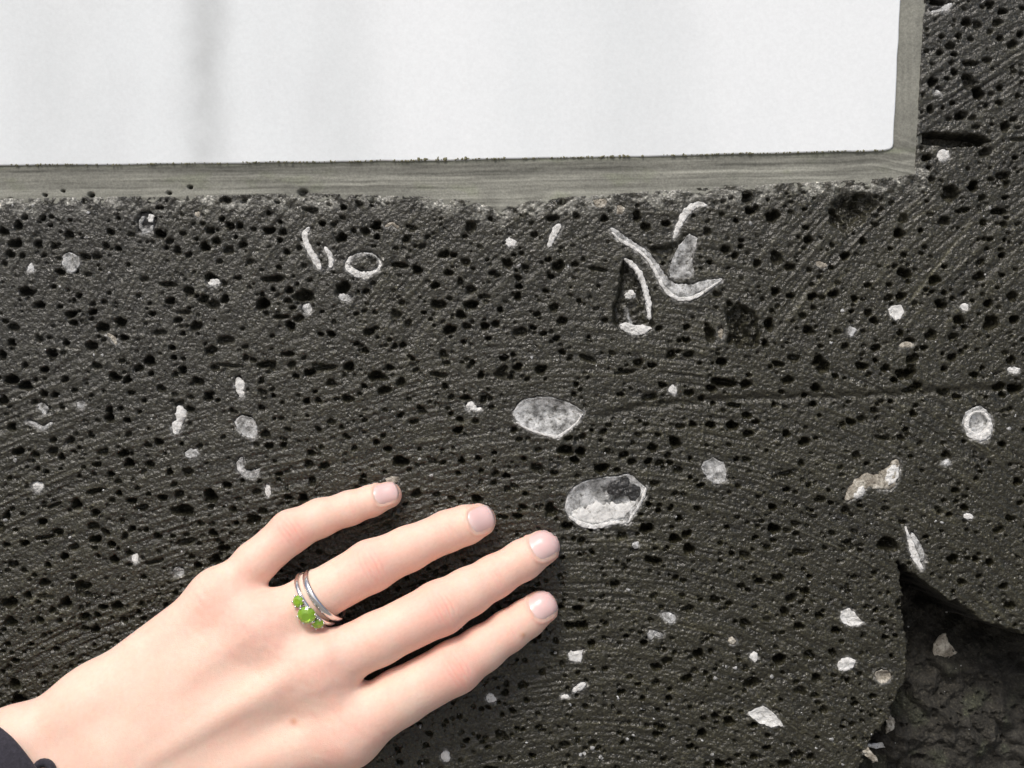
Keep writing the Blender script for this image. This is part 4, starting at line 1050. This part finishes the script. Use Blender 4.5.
# folds of skin round the nails
NAILS = [(385.5, 493.0, (1, -0.30), 25, 21.5), (481, 519.0, (1, -0.38), 26, 26), (544.5, 543.0, (1, -0.56), 30, 31), (544.0, 604.0, (1, -0.66), 30, 29), (386, 847, (1, -0.2), 26, 27)]
fp = 1 - HV[:, 2] / CD
iu = 512 + (HV[:, 0] - 512) / fp; iv_ = 384 + (HV[:, 1] - 384) / fp
for (cu, cv, a2, ln, wd) in NAILS:
    ax = np.array(a2) / np.linalg.norm(a2)
    l_ = (iu - cu) * ax[0] + (iv_ - cv) * ax[1]; s_ = -(iu - cu) * ax[1] + (iv_ - cv) * ax[0]
    e_ = ((np.abs(s_) / (wd / 2)) ** 3.2 + (np.abs(l_) / (ln / 2)) ** 3.2) ** (1 / 3.2)
    up = (HN[:, 2] > -0.2)
    fold = np.exp(-((e_ - 1.13) / 0.10) ** 2) * (1 - ss(0.05 * ln, 0.36 * ln, l_)) * up
    disp += 1.0 * fold - 0.6 * (e_ < 0.9) * up
    red += 0.35 * fold
    tint *= (1 - 0.10 * np.exp(-((e_ - 1.0) / 0.07) ** 2) * up)[:, None] * np.ones(3, np.float32)
red = np.clip(red - 0.28 * np.minimum(disp, 0) + 0.25 * fbm(HV[:, 0] * 0.02, HV[:, 1] * 0.02, 3, 13), 0, 1)
tint *= 1 + red[:, None] * np.array([0.03, -0.23, -0.22])
HV2 = HV + HN * disp[:, None]

person = tag(empty('person', tuple(W(*np.array(PW(150, 760, 0))))), 'pale bare hand with two rings resting flat on the pitted stone', 'person')
PI = Matrix.Translation(person.location).inverted()
def under_person(o, p=None):
    o.parent = p or person; o.matrix_parent_inverse = PI if p is None else p.matrix_world.inverted(); return o
hand = under_person(mesh_np('hand', W(HV2[:, 0], HV2[:, 1], HV2[:, 2]), HF, m_skin, None, True, tint))

# ---- fingernails, laid on the finished skin
def nail(ucx, vcx, axis2, ln, wd, roll=0.0):
    ax = np.array([axis2[0], axis2[1]]); ax = ax / np.linalg.norm(ax); sd = np.array([-ax[1], ax[0]])
    nu, nv = 17, 15
    s = np.linspace(-1, 1, nu); t = np.linspace(0, 1, nv)
    Sg, Tg = np.meshgrid(s, t)
    # rounded cuticle end, softly rounded free edge
    half = wd / 2 * (0.93 + 0.07 * np.sin(math.pi * Tg))
    back = -ln / 2 + 0.30 * ln * (1 - np.sqrt(np.clip(1 - (0.97 * Sg) ** 2, 0, 1)))
    front = ln / 2 - 0.26 * ln * (1 - np.sqrt(np.clip(1 - (0.93 * Sg) ** 2, 0, 1)))
    Lg = back + (front - back) * Tg
    pu = ucx + ax[0] * Lg + sd[0] * Sg * half; pv = vcx + ax[1] * Lg + sd[1] * Sg * half
    # march towards the wall along the sight line direction of the finger's back
    Dg = np.full(pu.shape, 70.0)
    for _ in range(70):
        f = 1 - Dg / CD
        P = np.stack([512 + (pu - 512) * f, 384 + (pv - 384) * f, Dg], -1)
        Dg = Dg - np.clip(hand_sdf(P), -3, 6) * 0.7
    edge = np.maximum(np.abs(Sg) ** 4, np.clip(1 - Tg / 0.16, 0, 1) ** 2)
    lift = 0.4 - 0.7 * edge
    lift = lift + 0.35 * ss(0.7, 1, Tg)
    f = 1 - Dg / CD
    P = np.stack([512 + (pu - 512) * f, 384 + (pv - 384) * f, Dg], -1)
    nr = sdf_n(P)
    P = P + nr * lift[..., None]
    # thickness at the free edge
    last = P[-1] - nr[-1] * 1.3
    P = np.concatenate([P, last[None]], 0)
    Tg2 = np.concatenate([Tg, np.ones((1, nu))], 0); S2 = np.concatenate([Sg, Sg[-1:]], 0)
    base_ = np.array([0.76, 0.535, 0.515]); white = np.array([0.80, 0.67, 0.61]); lun = np.array([0.79, 0.59, 0.56])
    kf = 0.6 * ss(0.9, 0.98, Tg2)[..., None]; kl = (1 - ss(0.12, 0.3, Tg2 + 0.1 * S2 ** 2))[..., None]
    cN = base_ * (1 - kf) + white * kf; cN = cN * (1 - kl * 0.6) + lun * kl * 0.6
    o = mesh_np('fingernail', W(P[..., 0], P[..., 1], P[..., 2]).reshape(-1, 3), grid_faces(nv + 1, nu), m_nail, None, True, cN.reshape(-1, 3))
    return under_person(o)
for q_ in NAILS: nail(*q_)

# ---- sleeve
nt_, ns_ = 40, 64
tl = np.concatenate([np.array([6.0, 2.0, -1.5, -3.0, -2.0, 1.0]), np.linspace(5, 640, nt_)]) + 7.0
off = np.concatenate([np.array([-6.0, -5.0, -3.0, -0.5, 1.5, 2.8]), np.full(nt_, 3.0)])
th = np.linspace(0, 2 * math.pi, ns_, endpoint=False)
VV = []
for i, (t, of) in enumerate(zip(tl, off)):
    g = max(t, 0) / 640
    rp = 88 + 26 * g + of; rd = 53 + 40 * g + of
    wr = (2.5 * np.sin(3 * th + t * 0.05) + 2.0 * np.sin(5 * th - t * 0.08)) * min(1, max(t, 0) / 40) + (0.5 * np.sin(44 * th) if t < 90 else 0)
    p = (rp + wr) * np.sign(np.cos(th)) * np.abs(np.cos(th)) ** 0.62; D_ = 66 + 0.17 * max(t, 0) + (rd + wr) * np.sign(np.sin(th)) * np.abs(np.sin(th)) ** 0.62
    te = t - 6 * np.clip(np.sin(th), 0, 1) + 10 * np.abs(np.cos(th)) ** 3
    uu = arm_o[0] + arm_a[0] * te + arm_p[0] * p; vv = arm_o[1] + arm_a[1] * te + arm_p[1] * p
    pu = PW(uu, vv, np.maximum(D_, 4)); VV.append(W(pu[0], pu[1], pu[2]))
V = np.concatenate(VV); nr = len(tl)
F = [(r * ns_ + i, r * ns_ + (i + 1) % ns_, (r + 1) * ns_ + (i + 1) % ns_, (r + 1) * ns_ + i) for r in range(nr - 1) for i in range(ns_)]
# close the far end
cV = V[-ns_:].mean(0); V = np.concatenate([V, cV[None]]); c_i = len(V) - 1; b0 = (nr - 1) * ns_
F += [(c_i, b0 + i, b0 + i + 1, b0 + (i + 2) % ns_) for i in range(0, ns_, 2)]
sleeve = under_person(mesh_np('sleeve', V, np.array(F), m_cloth, None, True))
# small cord loop at the cuff
bm = bmesh.new()
lp = []
def skin_D(u, v):
    D_ = 190.0
    for _ in range(80): D_ -= float(np.clip(hand_sdf(np.array([PW(u, v, D_)], np.float32))[0], -3, 6)) * 0.7
    return D_
for i in range(13):
    a_ = -0.3 + (math.pi + 0.6) * i / 12
    uu_, vv_ = 44 + 8.5 * math.cos(a_), 772 - 9.5 * math.sin(a_)
    lp.append(PW(uu_, vv_, skin_D(uu_, vv_) + 3.5))
rings = []
for i, c in enumerate(lp):
    nxt = np.array(lp[min(i + 1, 12)]) - np.array(lp[max(i - 1, 0)]); nxt /= np.linalg.norm(nxt)
    up = np.array([0, 0, 1.0]); sd = np.cross(nxt, up)
    rings.append([bm.verts.new(W(*(np.array(c) + 4.2 * (math.cos(q) * sd + math.sin(q) * up)))) for q in np.linspace(0, 2 * math.pi, 10, endpoint=False)])
for r in range(12):
    for i in range(10):
        bm.faces.new((rings[r][i], rings[r][(i + 1) % 10], rings[r + 1][(i + 1) % 10], rings[r + 1][i]))
bm.faces.new(rings[0][::-1]); bm.faces.new(rings[-1])
lo_ = obj_bm('cord_loop', bm, m_cloth)
lo_.parent = sleeve

# ================================================================ RINGS

def ring_frame(u, v, D, tilt, dir2=(0.8, -0.6)):
    c = np.array(PW(u, v, D)); t = R(tilt); d2 = np.array(dir2) / np.linalg.norm(dir2)
    n = np.array([d2[0] * math.cos(t), d2[1] * math.cos(t), math.sin(t)])     # axis of the ring
    s = np.array([-d2[1], d2[0], 0.0])
    up = np.cross(n, s); up = up if up[2] > 0 else -up
    return c, n, s, up
def band(name, frame, Rr, wd, tk, parent=None, segs=96):
    c, n, s, up = frame
    prof = [(-wd/2, 0), (-wd/2, tk*0.45), (-wd*0.36, tk*0.8), (-wd*0.15, tk), (wd*0.15, tk), (wd*0.36, tk*0.8), (wd/2, tk*0.45), (wd/2, 0)]
    bm = bmesh.new(); rings = []
    for i in range(segs):
        a_ = 2 * math.pi * i / segs
        e_ = math.cos(a_) * s + math.sin(a_) * up
        rings.append([bm.verts.new(W(*(c + n * x + e_ * (Rr + y)))) for x, y in prof])
    m = len(prof)
    for i in range(segs):
        for k in range(m):
            bm.faces.new((rings[i][k], rings[(i + 1) % segs][k], rings[(i + 1) % segs][(k + 1) % m], rings[i][(k + 1) % m]))
    bmesh.ops.recalc_face_normals(bm, faces=bm.faces)
    return obj_bm(name, bm, m_silver, parent)
fr1 = ring_frame(324.5, 594.5, 52, 10)
wb = band('wedding_band', fr1, 27.0, 6.4, 2.6)
tag(wb, 'plain silver band on the ring finger beside the green stones', 'ring')

gr = empty('gem_ring', tuple(W(*ring_frame(312, 604, 51, 15)[0])))
tag(gr, 'silver ring set with three green stones, nearest the knuckle of the ring finger', 'ring')
GI = Matrix.Translation(gr.location).inverted()
fr2 = ring_frame(317.0, 598.0, 52, 13)
bd = band('band', fr2, 27.9, 4.6, 2.4); bd.parent = gr; bd.matrix_parent_inverse = GI
c2, n2, s2, up2 = fr2
def gem(ang, shift, rad, lift, nfac=10):
    e_ = math.cos(R(ang)) * s2 + math.sin(R(ang)) * up2
    tn = -math.sin(R(ang)) * s2 + math.cos(R(ang)) * up2
    ctr = c2 + e_ * (29.6 + lift) + n2 * shift
    bm = bmesh.new()
    def rg(r, h, ph=0): return [bm.verts.new(W(*(ctr + e_ * h + r * (math.cos(q + ph) * n2 + math.sin(q + ph) * tn)))) for q in np.linspace(0, 2 * math.pi, nfac, endpoint=False)]
    A_ = rg(rad * 0.46, rad * 0.5, math.pi / nfac); B_ = rg(rad * 0.8, rad * 0.26); D_ = rg(rad, 0.0, math.pi / nfac); E_ = rg(rad * 0.5, -rad * 0.45)
    bt = bm.verts.new(W(*(ctr - e_ * rad * 0.75)))
    bm.faces.new(A_)
    for i in range(nfac):
        j = (i + 1) % nfac
        bm.faces.new((A_[i], B_[j], A_[j])); bm.faces.new((A_[i], B_[i], B_[j]))
        bm.faces.new((B_[i], D_[i], B_[j])); bm.faces.new((D_[i], D_[j], B_[j]))
        bm.faces.new((D_[i], E_[i], E_[j])); bm.faces.new((D_[i], E_[j], D_[j])); bm.faces.new((E_[i], bt, E_[j]))
    bmesh.ops.recalc_face_normals(bm, faces=bm.faces)
    o = obj_bm('gemstone', bm, m_gem, None, False); o.parent = gr; o.matrix_parent_inverse = GI
    # setting: a little cup and claws
    bm = bmesh.new()
    r0 = [bm.verts.new(W(*(ctr - e_ * rad * 0.15 + rad * 0.93 * (math.cos(q) * n2 + math.sin(q) * tn)))) for q in np.linspace(0, 2 * math.pi, 16, endpoint=False)]
    r1 = [bm.verts.new(W(*(ctr - e_ * (rad * 0.9 + 1.5) + rad * 0.45 * (math.cos(q) * n2 + math.sin(q) * tn)))) for q in np.linspace(0, 2 * math.pi, 16, endpoint=False)]
    for i in range(16): bm.faces.new((r0[i], r0[(i + 1) % 16], r1[(i + 1) % 16], r1[i]))
    o = obj_bm('setting', bm, m_silver); o.parent = gr; o.matrix_parent_inverse = GI
    for i in range(6):
        q = 2 * math.pi * (i + 0.5) / 6
        p = ctr + e_ * rad * 0.10 + rad * 0.97 * (math.cos(q) * n2 + math.sin(q) * tn)
        bm = bmesh.new(); bmesh.ops.create_icosphere(bm, subdivisions=2, radius=1.25 * S)
        bmesh.ops.translate(bm, verts=bm.verts, vec=W(*p))
        # the claw's shaft
        q0 = ctr - e_ * (rad * 0.8) + rad * 0.55 * (math.cos(q) * n2 + math.sin(q) * tn)
        dv = p - q0; dv /= np.linalg.norm(dv); a1 = np.cross(dv, e_); a1 /= np.linalg.norm(a1); a2 = np.cross(dv, a1)
        ra = [bm.verts.new(W(*(q0 + 0.8 * (math.cos(z) * a1 + math.sin(z) * a2)))) for z in np.linspace(0, 2 * math.pi, 6, endpoint=False)]
        rb = [bm.verts.new(W(*(p + 0.8 * (math.cos(z) * a1 + math.sin(z) * a2)))) for z in np.linspace(0, 2 * math.pi, 6, endpoint=False)]
        for z in range(6): bm.faces.new((ra[z], ra[(z + 1) % 6], rb[(z + 1) % 6], rb[z]))
        o = obj_bm('claw', bm, m_silver); o.parent = gr; o.matrix_parent_inverse = GI
gem(80, -3.6, 8.9, 3.4, 12)
gem(107, -3.2, 5.8, 2.2)
gem(53, -3.2, 5.8, 2.2)
